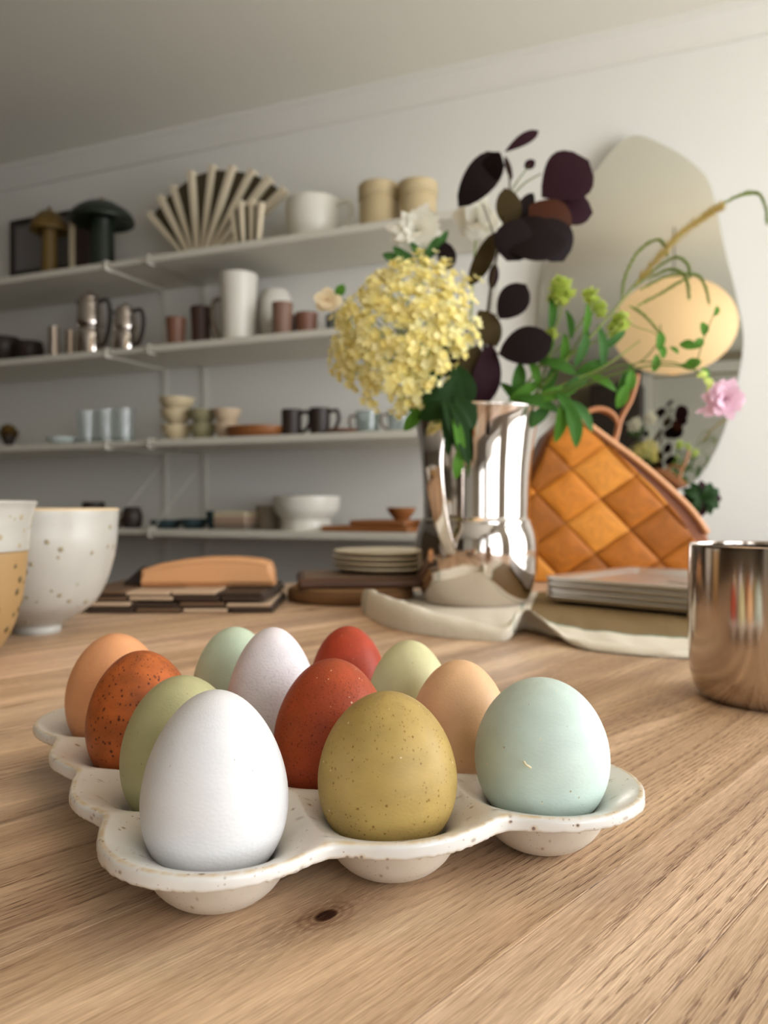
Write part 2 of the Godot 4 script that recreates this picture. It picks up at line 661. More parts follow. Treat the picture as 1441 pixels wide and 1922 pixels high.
	for sx in [-1, 1]:
		obj("door", cbox(0.2, 1.84, 0.02, 0.004), M.dark, cb, Vector3(0.104 * sx, 0.95, -0.18))


func build_lantern() -> void:
	var m := mat(rgb8(196, 164, 124), 0.8)
	m.emission_enabled = true
	m.emission = rgb8(255, 217, 166)
	m.emission_energy_multiplier = 0.6
	var o := thing("paper_lantern_lamp", "large round glowing paper lantern lamp hanging above the table, reflected in the mirror", "lamp", Vector3(0.002, 1.707, -0.588))
	var pr := []
	for i in 37:
		var a := -PI / 2 + PI * i / 36.0
		var rr := 0.278 * cos(a) * (1.0 + 0.006 * (i % 2))
		pr.append(Vector2(maxf(rr, 0.02), 0.222 * sin(a)))
	obj("lamp_shade", lathe(pr, 48), m, o)
	obj("cap", lathe([Vector2(0, 0.218), Vector2(0.05, 0.218), Vector2(0.05, 0.232), Vector2(0, 0.232)], 20), M.dark, o)
	obj("cord", tube([Vector3(0, 0.23, 0), Vector3(0, CEIL - 1.707, 0)], 0.003, 6), M.dark, o)
	var l := SpotLight3D.new()
	l.name = "paper_lantern_light"
	l.light_color = rgb8(255, 214, 160)
	l.light_energy = 0.05
	l.light_size = 0.2
	l.spot_angle = 70.0
	l.spot_range = 8.0
	l.spot_attenuation = 2.0
	l.shadow_enabled = true
	add_child(l)
	l.position = o.position + Vector3(0, -0.26, 0)
	l.rotation.x = -PI / 2


# ---------------------------------------------------------------- the table
func build_table() -> void:
	var tex := wood_textures()
	var o := thing("oak_table", "long pale oak table with a plank top carrying the egg tray", "table", Vector3.ZERO, atan2(-GU.z, GU.x))
	var vb := [0.12, 0.021, -0.0793, -0.1203, -0.2175, -0.31, -0.395, -0.49, -0.575, -0.66, -0.76, -0.85, -0.938]
	var tints := [Color(1.0, 1.0, 1.0), Color(1.03, 1.02, 1.03), Color(0.98, 0.97, 0.95), Color(0.94, 0.93, 0.92), Color(1.02, 1.02, 1.03), Color(0.97, 0.98, 0.99), Color(1.0, 0.98, 0.96)]
	var mats := []
	for c in tints:
		var m := mat(Color(minf(c.r * 0.96, 1.0), minf(c.g * 0.96, 1.0), minf(c.b * 0.96, 1.0)), 0.5)
		m.albedo_texture = tex
		m.heightmap_enabled = true
		m.heightmap_texture = grain_bump
		m.heightmap_scale = 0.02
		mats.append(m)
	var u0 := -0.7
	var u1 := 1.95
	var pick := [1, 0, 4, 2, 3, 5, 0, 6, 1, 2, 4, 5]
	for k in vb.size() - 1:
		var va: float = vb[k + 1]
		var vc: float = vb[k]
		var g := 0.00005
		# texture window: plank 3 holds the knot at table (0.1664, -0.1711)
		var ou := 0.36 - 0.1664
		var ov := 0.105 + 0.1711
		if k != 3:
			ou = rng.randf_range(-0.34, -0.02) if k == 2 or k == 4 or k == 1 else rng.randf()
			ov = [0.108, -0.021, 0.0793 + 0.003, 0.0, 0.31, 0.0, 0.0, 0.0, 0.0, 0.0, 0.0, 0.0][k] + ([0.0, 0.12, 0.005, 0.0, 0.006][k] if k < 5 else 0.0)
			if k >= 5: ov = rng.randf()
			if k == 2: ov = 0.1203 + 0.008
			if k == 1: ov = 0.0793 + 0.115
		obj("plank", plank(u0, u1, va + g, vc - g, ou, ov), mats[pick[k]], o)
	var um := mat(rgb8(196, 160, 118), 0.5)
	obj("apron", join([
		[cbox(2.4, 0.09, 0.022), T(Vector3(0.62, TOP - 0.085, 0.05))], [cbox(2.4, 0.09, 0.022), T(Vector3(0.62, TOP - 0.085, -0.86))],
		[cbox(0.022, 0.09, 0.9), T(Vector3(-0.6, TOP - 0.085, -0.405))], [cbox(0.022, 0.09, 0.9), T(Vector3(1.85, TOP - 0.085, -0.405))]]), um, o)
	for x in [-0.56, 1.81]:
		for z in [0.02, -0.83]:
			obj("leg", cbox(0.075, TOP - 0.042, 0.075, 0.008), um, o, Vector3(x, (TOP - 0.042) / 2, z))


func plank(u0: float, u1: float, v0: float, v1: float, ou: float, ov: float) -> ArrayMesh:
	# 40 mm thick, eased edges; texture laid in metres
	var e := 0.0003
	var ring := [Vector2(v0, TOP - 0.04), Vector2(v0, TOP - e), Vector2(v0 + e * 0.35, TOP - e * 0.3), Vector2(v0 + e, TOP), Vector2(v1 - e, TOP), Vector2(v1 - e * 0.35, TOP - e * 0.3), Vector2(v1, TOP - e), Vector2(v1, TOP - 0.04)]
	var st := SurfaceTool.new()
	st.begin(Mesh.PRIMITIVE_TRIANGLES)
	st.set_smooth_group(-1)
	var n := ring.size()
	for i in n:
		var a: Vector2 = ring[i]
		var b: Vector2 = ring[(i + 1) % n]
		var out := Vector3(0, b.x - a.x, a.y - b.y)
		var p := [Vector3(u0, a.y, a.x), Vector3(u1, a.y, a.x), Vector3(u1, b.y, b.x), Vector3(u0, b.y, b.x)]
		for tr in [[0, 1, 2], [0, 2, 3]]:
			var f: bool = (p[tr[1]] as Vector3 - p[tr[0]]).cross(p[tr[2]] - p[tr[0]]).dot(out) > 0.0
			for q in ([tr[0], tr[2], tr[1]] if f else tr):
				var w: Vector3 = p[q]
				st.set_uv(Vector2((w.x + ou) / 0.72, (w.z + ov) / 0.21))
				st.add_vertex(w)
	for s in [u0, u1]:
		var c := [Vector3(s, TOP - 0.04, v0), Vector3(s, TOP, v0), Vector3(s, TOP, v1), Vector3(s, TOP - 0.04, v1)]
		st.set_uv(Vector2((s + ou) / 0.72, ov))
		_q(st, c[0], c[1], c[2], c[3], Vector3(1 if s == u1 else -1, 0, 0))
	st.generate_normals()
	st.generate_tangents()
	return st.commit()


# ---------------------------------------------------------------- shelves on the wall
const SHELF_Y := [1.633, 1.355, 1.062, 0.784]


func build_shelves() -> void:
	var where := ["topmost", "second", "third", "lowest"]
	for k in 4:
		for bay in 2:
			var a: float = [-1.2, 0.0][bay]
			var b: float = [-0.168, 1.025][bay]
			var o := thing("wall_shelf", "%s white shelf board %s" % [where[k], ["of the left bay of the wall shelving", "of the long right bay running behind the flowers"][bay]], "shelf", wp((a + b) / 2, SHELF_Y[k], 0), WYAW, "white wall shelves")
			var w := b - a
			obj("board", cbox(w - 0.006, 0.022, 0.292, 0.003), M.shelf, o, Vector3(0, 0, 0.154))
			for s in [-1, 1]:
				var x: float = s * (w / 2)
				var clip := tube([Vector3(x, 0.0125, 0.27), Vector3(x, 0.0125, 0.302), Vector3(x, -0.0125, 0.303), Vector3(x, -0.0125, 0.27)], 0.0036, 6)
				obj("bracket", join([clip, tube([Vector3(x, 0.24, 0.012), Vector3(x, 0.0, 0.296)], 0.0011, 6)]) if k == 3 else clip, M.shelf, o)
	for k in 4:
		var o := thing("bridge_shelf", "%s short white shelf piece bridging the narrow gap between the two bays" % where[k], "shelf", wp(-0.084, SHELF_Y[k] + 0.002, 0), WYAW, "short bridge shelves")
		obj("board", cbox(0.156, 0.018, 0.285, 0.003), M.shelf, o, Vector3(0, 0, 0.150))
	for k in 4:
		var t: float = [-1.2, -0.168, 0.0, 1.025][k]
		var o := thing("shelf_upright", "slim white wall ladder carrying the %s" % ["far left ends of the shelves", "left shelves just before the narrow gap", "right shelves just after the narrow gap", "right shelf ends behind the dark leaves"][k], "shelf upright", wp(t, 0.3, 0.006), WYAW, "white shelf ladders")
		for s in [-1, 1]:
			obj("rail", tube([Vector3(0.006 * s, 0, 0), Vector3(0.006 * s, 1.33, 0)], 0.0018, 6), M.shelf, o)
		for j in 12:
			obj("rung", tube([Vector3(-0.006, 0.06 + j * 0.11, 0), Vector3(0.006, 0.06 + j * 0.11, 0)], 0.0016, 6), M.shelf, o)


# ---------------------------------------------------------------- the mirror
func build_mirror() -> void:
	var raw_pts := [Vector2(1.412, 1.872), Vector2(1.341, 1.822), Vector2(1.268, 1.722), Vector2(1.193, 1.596), Vector2(1.166, 1.462), Vector2(1.172, 1.309), Vector2(1.231, 1.124), Vector2(1.334, 0.975), Vector2(1.461, 0.908), Vector2(1.569, 0.93), Vector2(1.634, 1.036), Vector2(1.673, 1.175), Vector2(1.690, 1.299), Vector2(1.674, 1.412), Vector2(1.645, 1.54), Vector2(1.612, 1.70), Vector2(1.572, 1.766), Vector2(1.495, 1.832)]
	var c := Vector2(1.43, 1.4)
	var poly := PackedVector2Array()
	var n := raw_pts.size()
	for i in n:
		for k in 5:
			poly.append((raw_pts[i] as Vector2).cubic_interpolate(raw_pts[(i + 1) % n], raw_pts[(i + n - 1) % n], raw_pts[(i + 2) % n], k / 5.0) - c)
	var o := thing("wall_mirror", "pebble shaped frameless wall mirror reflecting the glowing lantern", "mirror", wp(c.x, c.y, 0.02), WYAW)
	var back := PackedVector2Array()
	for p in poly: back.append(p * 0.97)
	obj("backing", prism(back, 0.034, 0.002), M.edge, o, Vector3(0, 0, -0.003))
	obj("mirror_glass", prism(poly, 0.006, 0.0016), M.mirror, o, Vector3(0, 0, 0.0175))


# ---------------------------------------------------------------- tray and eggs
const CUP_R := 0.0195
const CUP_C := 0.0228
const PLATE := 0.0238
var cups := []               # cup centres in the tray's own frame


func smin(a: float, b: float, k: float) -> float:
	var h := clampf(0.5 + 0.5 * (b - a) / k, 0.0, 1.0)
	return lerpf(b, a, h) - k * h * (1.0 - h)


func cup_top(r: float) -> float:
	var b := 0.2
	if r < CUP_R * 0.93: b = CUP_C - sqrt(CUP_R * CUP_R - r * r)
	else:
		var q := CUP_R * 0.93
		b = CUP_C - sqrt(CUP_R * CUP_R - q * q) + (r - q) * 1.05
	return smin(b, PLATE, 0.014)


func tray_sdf(p: Vector2) -> float:
	var s := 0.0
	for c in cups: s += exp(-(p.distance_to(c) - 0.0352) / 0.0055)
	return -0.0055 * log(s)


func tray_grad(p: Vector2) -> Vector2:
	var e := 0.0004
	return Vector2(tray_sdf(p + Vector2(e, 0)) - tray_sdf(p - Vector2(e, 0)), tray_sdf(p + Vector2(0, e)) - tray_sdf(p - Vector2(0, e))).normalized()


func tray_top(p: Vector2) -> float:
	var r := 1.0
	for c in cups: r = minf(r, p.distance_to(c))
	return cup_top(r) + 0.0006 * sin(p.x * 61.0 + 1.0) * sin(p.y * 47.0)


func tray_normal(p: Vector2) -> Vector3:
	var e := 0.0006
	return Vector3(tray_top(p - Vector2(e, 0)) - tray_top(p + Vector2(e, 0)), 2.0 * e, tray_top(p - Vector2(0, e)) - tray_top(p + Vector2(0, e))).normalized()


func build_tray_and_eggs() -> void:
	var X0 := -0.0513
	var Z0 := 0.2482
	var th := 0.3494
	var th2 := 0.3494 + 0.1773
	var mid := Vector3(-0.035, TOP, -0.331)
	for i in 3:
		for j in 4:
			var x: float = X0 + i * 0.0574 * cos(th) - j * 0.0493 * sin(th2)
			var z: float = Z0 + i * 0.0574 * sin(th) + j * 0.0493 * cos(th2)
			cups.append(Vector2(x - mid.x, -z - mid.z))
	# glaze: creamy white with rusty iron specks
	var tt := speckled(1024, rgb8(223, 220, 214), 31, 520, 1.6, 4.2, rgb8(112, 74, 44), 0.035)
	var im := tt.get_image()
	var r := RandomNumberGenerator.new()
	r.seed = 5
	for i in 110:
		var x := r.randf() * 1024
		var y := r.randf() * 1024
		var q := r.randf_range(3.5, 9.0)
		dot(im, x, y, q * 1.5, Color(0.72, 0.55, 0.36, 0.55), 0.8)
		dot(im, x + r.randf_range(-1, 1), y, q * 0.75, Color(0.30, 0.16, 0.09, 0.95), 0.5, r.randf_range(0.6, 1.5))
	var glaze := mat(Color.WHITE, 0.28)
	glaze.albedo_texture = ImageTexture.create_from_image(im)
	glaze.uv1_triplanar = true
	glaze.uv1_scale = Vector3.ONE * 7.5
	glaze.vertex_color_use_as_albedo = true
	glaze.clearcoat_enabled = true
	glaze.clearcoat = 0.25
	glaze.clearcoat_roughness = 0.12
	var bare := mat(Color.WHITE, 0.75)
	bare.albedo_texture = glaze.albedo_texture
	bare.albedo_color = rgb8(236, 226, 214)
	bare.uv1_triplanar = true
	bare.uv1_scale = Vector3.ONE * 9.0

	var o := thing("egg_tray", "speckled cream stoneware egg tray with scalloped edge on the oak table", "egg tray", mid)
	obj("plate", tray_plate(), glaze, o)
	for c in cups:
		var pr := [Vector2(0, 0.0), Vector2(0.0095, 0.0)]
		pr = [Vector2(0, 0), Vector2(0.0095, 0)]
		pr.append_array(smooth_profile([Vector2(0.0102, 0.0004), Vector2(0.0148, 0.0026), Vector2(0.0188, 0.0062), Vector2(0.0214, 0.0104), Vector2(0.0230, 0.0138), Vector2(0.0242, 0.0160)], 4))
		pr.append(Vector2(0.0234, 0.0158))
		obj("cup", lathe(pr, 40), bare, o, Vector3(c.x, 0, c.y))

	# eggs: [column, row, width mm, top mm, centre x in the photo, taper, colour, kind, label]
	var list := [
		["A", 0, 45.0, 64.6, 403, 0.16, rgb8(222, 221, 221), 0, "large clean white egg at the front left corner of the tray"],
		["A", 1, 43.4, 60.2, 341, 0.10, rgb8(180, 176, 132), 1, "pale olive egg just behind the front white egg"],
		["A", 2, 44.0, 61.5, 264, 0.10, rgb8(176, 92, 42), 2, "rust brown egg with dark speckles, third in the left row"],
		["A", 3, 44.6, 61.8, 216, 0.10, rgb8(226, 160, 112), 3, "smooth peach egg at the far left corner of the tray"],
		["B", 0, 46.4, 59.4, 727, 0.10, rgb8(174, 147, 84), 4, "mustard olive egg with fine specks, front and middle of the tray"],
		["B", 1, 45.2, 62.4, 623, 0.14, rgb8(166, 70, 36), 5, "dark red brown pitted egg behind the mustard olive egg"],
		["B", 2, 41.0, 68.0, 511, 0.17, rgb8(226, 218, 220), 6, "tall pinkish white egg in the middle of the tray"],
		["B", 3, 41.0, 61.6, 440, 0.08, rgb8(192, 208, 184), 7, "mint green egg half hidden by the tall pinkish white egg"],
		["C", 0, 47.6, 59.8, 1017, 0.05, rgb8(196, 213, 203), 8, "pale blue green egg at the right corner of the tray"],
		["C", 1, 41.5, 58.4, 863, 0.12, rgb8(226, 182, 138), 9, "pale peach egg behind the pale blue green egg"],
		["C", 2, 39.5, 58.9, 768, 0.12, rgb8(204, 200, 154), 10, "pale yellowish olive egg near the back right of the tray"],
		["C", 3, 39.5, 59.0, 653, 0.10, rgb8(172, 62, 36), 11, "brick red egg at the back right end of the tray"]]
	for e in list:
		var i: int = "ABC".find(e[0])
		var cz: float = Z0 + i * 0.0574 * sin(th) + e[1] * 0.0493 * cos(th2)
		var cx: float = (e[4] - 720.5) / FP * cz
		var w: float = e[2] / 1000.0
		var hgt: float = 0.001 * e[3] - 0.0065
		var lift := 0.0
		var prof := egg_profile(w, hgt, e[5])
		for p in prof:
			if p.y < hgt * 0.5:
				lift = maxf(lift, cup_top(p.x) - p.y)
		hgt = 0.001 * e[3] - lift + 0.0
		prof = egg_profile(w, hgt, e[5])
		lift = 0.0
		for p in prof:
			if p.y < hgt * 0.5:
				lift = maxf(lift, cup_top(p.x) - p.y)
		var g := obj("egg", lathe(prof, 64), egg_skin(e[7], e[6]), self, Vector3(cx, TOP + lift + 0.0002, -cz))
		g.rotation.y = 0.7 * e[7]
		tag(g, e[8], "egg", "eggs in the scalloped tray")
		if e[7] == 8:
			var o3 := at(990, 1437, 0.2642) - g.position
			var fl := obj("dried_fleck", tube(curve3([o3 + Vector3(-0.0011, 0.0011, -0.0003), o3 + Vector3(-0.0004, 0.0001, 0.0003), o3 + Vector3(0.0004, -0.0003, 0.0003), o3 + Vector3(0.0012, -0.0010, -0.0001)], 4), 0.00038, 6), mat(rgb8(226, 214, 178), 0.7), g)
			fl.rotation.y = -g.rotation.y
			fl.position = Vector3.ZERO


func egg_profile(w: float, h: float, taper: float) -> Array:
	var pr := []
	for k in 41:
		var a := -PI / 2 + PI * k / 40.0
		var y := sin(a)
		pr.append(Vector2(w * 0.5 * cos(a) * (1.0 - taper * y) / (1.0 + taper * taper * 0.5), h * 0.5 * (1.0 + y)))
	pr[0].x = 0.0
	pr[40].x = 0.0
	return pr


func egg_skin(kind: int, c: Color) -> StandardMaterial3D:
	var m := mat(Color.WHITE, 0.48)
	m.metallic_specular = 0.4
	var tex: ImageTexture
	match kind:
		0: tex = speckled(512, c, 100, 40, 1.4, 2.6, rgb8(150, 130, 120), 0.012, 0.5)
		1: tex = speckled(512, c, 101, 70, 1.4, 3.4, rgb8(110, 96, 56), 0.03, 0.5)
		2: tex = speckled(512, c, 102, 2200, 1.2, 5.0, rgb8(60, 24, 12), 0.16, 0.6)
		3: tex = speckled(256, c, 103, 0, 1.0, 1.0, c, 0.03)
		4: tex = speckled(512, c, 104, 1300, 1.3, 3.6, rgb8(112, 80, 30), 0.06, 0.5)
		5: tex = speckled(512, c, 105, 4200, 1.3, 2.9, rgb8(92, 26, 12), 0.07, 0.5)
		6: tex = speckled(512, c, 106, 1200, 1.1, 2.4, rgb8(200, 184, 190), 0.03)
		7: tex = speckled(256, c, 107, 0, 1.0, 1.0, c, 0.02)
		8: tex = speckled(512, c, 108, 50, 1.4, 3.2, rgb8(150, 130, 90), 0.025, 0.5)
		9: tex = speckled(512, c, 109, 40, 1.0, 2.4, rgb8(180, 130, 90), 0.03)
		10: tex = speckled(256, c, 110, 16, 0.8, 1.4, rgb8(150, 140, 90), 0.03)
		_: tex = speckled(512, c, 111, 700, 1.0, 2.0, rgb8(120, 34, 20), 0.07)
	if kind in [4, 5, 8, 11]:
		var im := tex.get_image()
		var r := RandomNumberGenerator.new()
		r.seed = 300 + kind
		for i in [26, 0, 0, 0, 30, 60, 0, 0, 16, 0, 0, 40][kind]:    # pale calcium flecks
			dot(im, r.randf() * 512, r.randf_range(60, 460), r.randf_range(1.2, 3.2), Color(0.92, 0.86, 0.76, 0.85), 0.6, r.randf_range(0.4, 1.0))
		if kind == 4:
			for q in 24: dot(im, 330 + r.randf_range(-6, 6), 150 - q * 2.2, r.randf_range(1.0, 2.6), Color(0.9, 0.84, 0.68, 0.6), 0.6)
		tex = ImageTexture.create_from_image(im)
	m.albedo_texture = tex
	m.heightmap_enabled = true
	m.heightmap_texture = pitted()
	m.heightmap_scale = 0.012 if kind in [5, 6, 11] else 0.006
	m.uv1_scale = Vector3(1, 1, 1)
	return m


var pits: NoiseTexture2D


func pitted() -> NoiseTexture2D:
	if pits == null:
		var n := FastNoiseLite.new()
		n.seed = 4
		n.frequency = 0.14
		n.fractal_octaves = 3
		pits = NoiseTexture2D.new()
		pits.width = 512
		pits.height = 512
		pits.seamless = true
		pits.noise = n
	return pits


func tray_plate() -> ArrayMesh:
	# outline traced round the scallops, a rolled edge, then the dished top and the flat underside
	var pts := []
	var p := Vector2(0.3, 0.0)
	while tray_sdf(p) > 0.0: p.x -= 0.001
	var start := p
	for k in 2400:
		for q in 2: p -= tray_grad(p) * tray_sdf(p)
		pts.append(p)
		var g := tray_grad(p)
		p += Vector2(-g.y, g.x) * 0.0011
		if k > 20 and p.distance_to(start) < 0.0013: break
	var nz := FastNoiseLite.new()
	nz.seed = 3
	nz.frequency = 90.0
	var prof := [[0.0075, 0.0186, 0], [0.0012, 0.0184, 0], [0.0003, 0.0189, 1], [0.0, 0.0198, 0], [0.0, -0.0018, 0], [0.0003, -0.0009, 0], [0.0009, -0.0003, 2], [0.0017, -0.0001, 2], [0.0024, 0.0, 0], [0.0060, 0.0, 0]]
	var v := PackedVector3Array()
	var nr := PackedVector3Array()
	var cl := PackedColorArray()
	var ix := PackedInt32Array()
	var tan_c := Color(0.80, 0.64, 0.42)
	var n := pts.size()
	var K := prof.size()
	for i in n + 1:
		var q: Vector2 = pts[i % n]
		var g := tray_grad(q)
		var wob := nz.get_noise_2dv(q) * 0.0005
		var col := []
		for k in K:
			var d: float = prof[k][0] + wob * (1.0 if k in [2, 3, 4, 5] else 0.4)
			var w := q - g * d
			if d > 0.002:      # follow the field itself, so that the inner ring meets the grid
				for z in 3:
					var gg := (tray_sdf(w + g * 0.0003) - tray_sdf(w - g * 0.0003)) / 0.0006
					w -= tray_grad(w) * (tray_sdf(w) + d) / maxf(gg, 0.35)
			var y: float = prof[k][1]
			if k >= 4: y += tray_top(w)
			elif k > 0: y += nz.get_noise_2dv(q * 3.0) * 0.0005
			col.append(Vector3(w.x, y, w.y))
		for k in K:
			v.append(col[k])
			var a: Vector3 = col[maxi(k - 1, 0)]
			var b: Vector3 = col[mini(k + 1, K - 1)]
			var tg := Vector3(-g.y, 0, g.x)
			var nn := (b - a).cross(tg).normalized()
			if k >= K - 2: nn = tray_normal(Vector2(col[k].x, col[k].z))
			elif k == 0: nn = Vector3.DOWN
			elif nn.dot(Vector3(g.x, 1.6 if k >= 5 else (-1.6 if k <= 2 else 0.0), g.y)) < 0.0: nn = -nn
			nr.append(nn)
			var t: float = 0.0
			if prof[k][2] == 2: t = clampf(0.6 + nz.get_noise_2dv(q * 2.0) * 1.0, 0.1, 0.95)
			elif prof[k][2] == 1: t = clampf(0.25 + nz.get_noise_2dv(q * 2.5) * 0.8, 0.0, 0.7)
			cl.append(Color.WHITE.lerp(tan_c, t))
	for i in n:
		for k in K - 1:
			var a := i * K + k
			var b := a + K
			ix.append_array([a, b, a + 1, b, b + 1, a + 1])
	# check the winding against the normals: clockwise seen from outside
	var f := (v[ix[1]] - v[ix[0]]).cross(v[ix[2]] - v[ix[0]])
	var k0 := 4
	var a0 := k0
	f = (v[a0 + K] - v[a0]).cross(v[a0 + 1] - v[a0])
	if f.dot(nr[a0]) > 0.0:
		for k in range(0, ix.size(), 3):
			var q := ix[k + 1]
			ix[k + 1] = ix[k + 2]
			ix[k + 2] = q
	# top and underside on grids
	for side in 2:
		var cell := 0.0014 if side == 0 else 0.002
		var lo := Vector2(-0.17, -0.15)
		var nx := int(0.34 / cell)
		var ny := int(0.31 / cell)
		var id := {}
		for y in ny:
			for x in nx:
				var c := lo + Vector2(x + 0.5, y + 0.5) * cell
				if tray_sdf(c) > -0.0046: continue
				if side == 1:
					var rr := 1.0
					for cc in cups: rr = minf(rr, c.distance_to(cc))
					if rr < 0.0232: continue
				var ids := []
				for q in [[0, 0], [1, 0], [1, 1], [0, 1]]:
					var key: int = (y + q[1]) * 4096 + x + q[0]
					if not id.has(key):
						var w := lo + Vector2(x + q[0], y + q[1]) * cell
						id[key] = v.size()
						if side == 0:
							v.append(Vector3(w.x, tray_top(w) - 0.00004, w.y))
							nr.append(tray_normal(w))
						else:
							v.append(Vector3(w.x, minf(0.0186, tray_top(w) - 0.0036), w.y))
							nr.append(Vector3.DOWN)
						cl.append(Color.WHITE)
					ids.append(id[key])
				if side == 0: ix.append_array([ids[0], ids[1], ids[2], ids[0], ids[2], ids[3]])
				else: ix.append_array([ids[0], ids[2], ids[1], ids[0], ids[3], ids[2]])
	return raw(v, nr, PackedVector2Array(), ix, cl)


# ---------------------------------------------------------------- the steel pitcher and cup
const VASE := Vector3(0.1124, 0.7535, -0.985)


func build_pitcher() -> void:
	var o := thing("steel_pitcher", "polished steel pitcher used as a vase for the flowers", "pitcher", VASE)
	var k := 0.985 / FP
	var px := [[92, 1136], [97, 1130], [104, 1112], [111, 1085], [114, 1055], [114.5, 1028], [112, 1010], [108, 997], [105, 989], [103.5, 983], [100, 979], [98.8, 974], [99, 950], [99.5, 920], [101, 890], [104, 860], [108, 830], [114, 800], [120, 779]]
	var pr := []
	for q in px: pr.append(Vector2(q[0] * k, (1136 - q[1]) * k))
	obj("body", vessel(pr, 0.0016, 0.004, 96, 6), M.steel, o)
	obj("rim", lathe(smooth_profile([Vector2(0.0772, 0.2305), Vector2(0.0792, 0.2322), Vector2(0.0785, 0.2345), Vector2(0.0765, 0.234), Vector2(0.0762, 0.232), Vector2(0.0772, 0.2305)], 3), 96), M.steel, o)
	# the handle stands out towards the camera, a little to the left
	var dir := Vector3(-0.50, 0, 0.866)
	var side := Vector3(0.866, 0, 0.50)
	var hp := curve3([dir * 0.066 + Vector3(0, 0.212, 0), dir * 0.088 + Vector3(0, 0.216, 0), dir * 0.108 + Vector3(0, 0.200, 0), dir * 0.116 + Vector3(0, 0.165, 0), dir * 0.106 + Vector3(0, 0.12, 0), dir * 0.088 + Vector3(0, 0.085, 0), dir * 0.068 + Vector3(0, 0.06, 0)], 7)
	var rows := []
	for i in hp.size():
		var d: Vector3 = (hp[mini(i + 1, hp.size() - 1)] - hp[maxi(i - 1, 0)]).normalized()
		var nn := side.cross(d).normalized()
		var f := float(i) / (hp.size() - 1)
		var wd := lerpf(0.0155, 0.007, f)
		var row := []
		for j in 16:
			var a := TAU * j / 16.0
			row.append(hp[i] + side * wd * signf(cos(a)) * pow(absf(cos(a)), 0.6) + nn * 0.0042 * signf(sin(a)) * pow(absf(sin(a)), 0.6))
		rows.append(row)
	obj("handle", grid(rows, true), M.steel, o)


func build_cup() -> void:
	var o := thing("steel_cup", "brushed steel cup standing at the right edge of the table", "cup", Vector3(0.2425, TOP, -0.505))
	var pr := [Vector2(0.037, 0.0), Vector2(0.0405, 0.0014), Vector2(0.0440, 0.0055), Vector2(0.0466, 0.0125), Vector2(0.0480, 0.022), Vector2(0.0488, 0.05), Vector2(0.0488, 0.075), Vector2(0.0485, 0.0965)]
	obj("body", vessel(pr, 0.0016, 0.003, 96, 6), M.cupsteel, o)


func build_bowls() -> void:
	var im := speckled(512, rgb8(176, 173, 164), 41, 160, 0.6, 1.6, rgb8(160, 146, 120), 0.03)
	var gl := mat(Color.WHITE, 0.3)
	gl.albedo_texture = im
	gl.clearcoat_enabled = true
	gl.clearcoat = 0.2
	var o := thing("footed_bowl", "deep white dotted stoneware bowl with a small foot at the left", "bowl", Vector3(-0.331, TOP, -0.769))
	var k := 0.769 / FP
	var px := [[40, 1186], [42, 1180], [43, 1171], [56, 1163], [84, 1146], [105, 1128], [122, 1098], [134, 1060], [142, 1020], [144, 985], [146, 957]]
	var pr := []
	for q in px: pr.append(Vector2(q[0] * k, (1186 - q[1]) * k))
	var body := vessel(pr, 0.0045, 0.018, 72, 5)
	obj("body", body, gl, o)
	obj("rim_line", lathe(smooth_profile([Vector2(0.0734, 0.1158), Vector2(0.0746, 0.1166), Vector2(0.0734, 0.1186), Vector2(0.071, 0.1184), Vector2(0.0702, 0.1166), Vector2(0.0734, 0.1158)], 3), 72), mat(rgb8(200, 178, 142), 0.5), o)
	bumps(o, pr, 60, rgb8(146, 134, 108), 17)
	# the tan-dipped cup in front of it, cut by the left edge of the frame
	var c := thing("dipped_cup", "white stoneware cup dipped in tan clay at the left edge", "cup", Vector3(-0.3364, TOP, -0.62))
	var q2 := 0.62 / FP
	var p2 := [[64, 1244], [76, 1236], [94, 1216], [106, 1196], [117, 1172], [129, 1130], [136, 1080], [140, 1034]]
	var p3 := [[140, 1033], [142, 1005], [145, 976], [150, 954], [156, 942]]
	var a := []
	for q in p2: a.append(Vector2(q[0] * q2, (1244 - q[1]) * q2))
	var b := []
	for q in p3: b.append(Vector2(q[0] * q2, (1244 - q[1]) * q2))
	var full := smooth_profile(a, 5)
	var low := [Vector2(0, 0)]
	low.append_array(full)
	low.append(full[full.size() - 1] - Vector2(0.0035, 0))
	for i in range(full.size() - 1, 0, -1):
		if full[i].y > 0.006: low.append(full[i] - Vector2(0.0035, 0))
	low.append(Vector2(0.0, 0.006))
	obj("clay_base", lathe(low, 72), mat(rgb8(160, 128, 82), 0.6), c)
	var hi := smooth_profile(b, 5)
	var up := []
	for h in hi: up.append(h + Vector2(0.0006, 0))
	up.append(hi[hi.size() - 1] + Vector2(-0.001, 0.0014))
	up.append(hi[hi.size() - 1] + Vector2(-0.003, 0.001))
	for i in range(hi.size() - 1, -1, -1): up.append(hi[i] - Vector2(0.0036, 0))
	up.append(up[0])
	obj("glazed_rim", lathe(up, 72), gl, c)
	bumps(c, b, 60, rgb8(160, 146, 116), 23)
	bumps(c, a, 110, rgb8(88, 70, 30), 29)


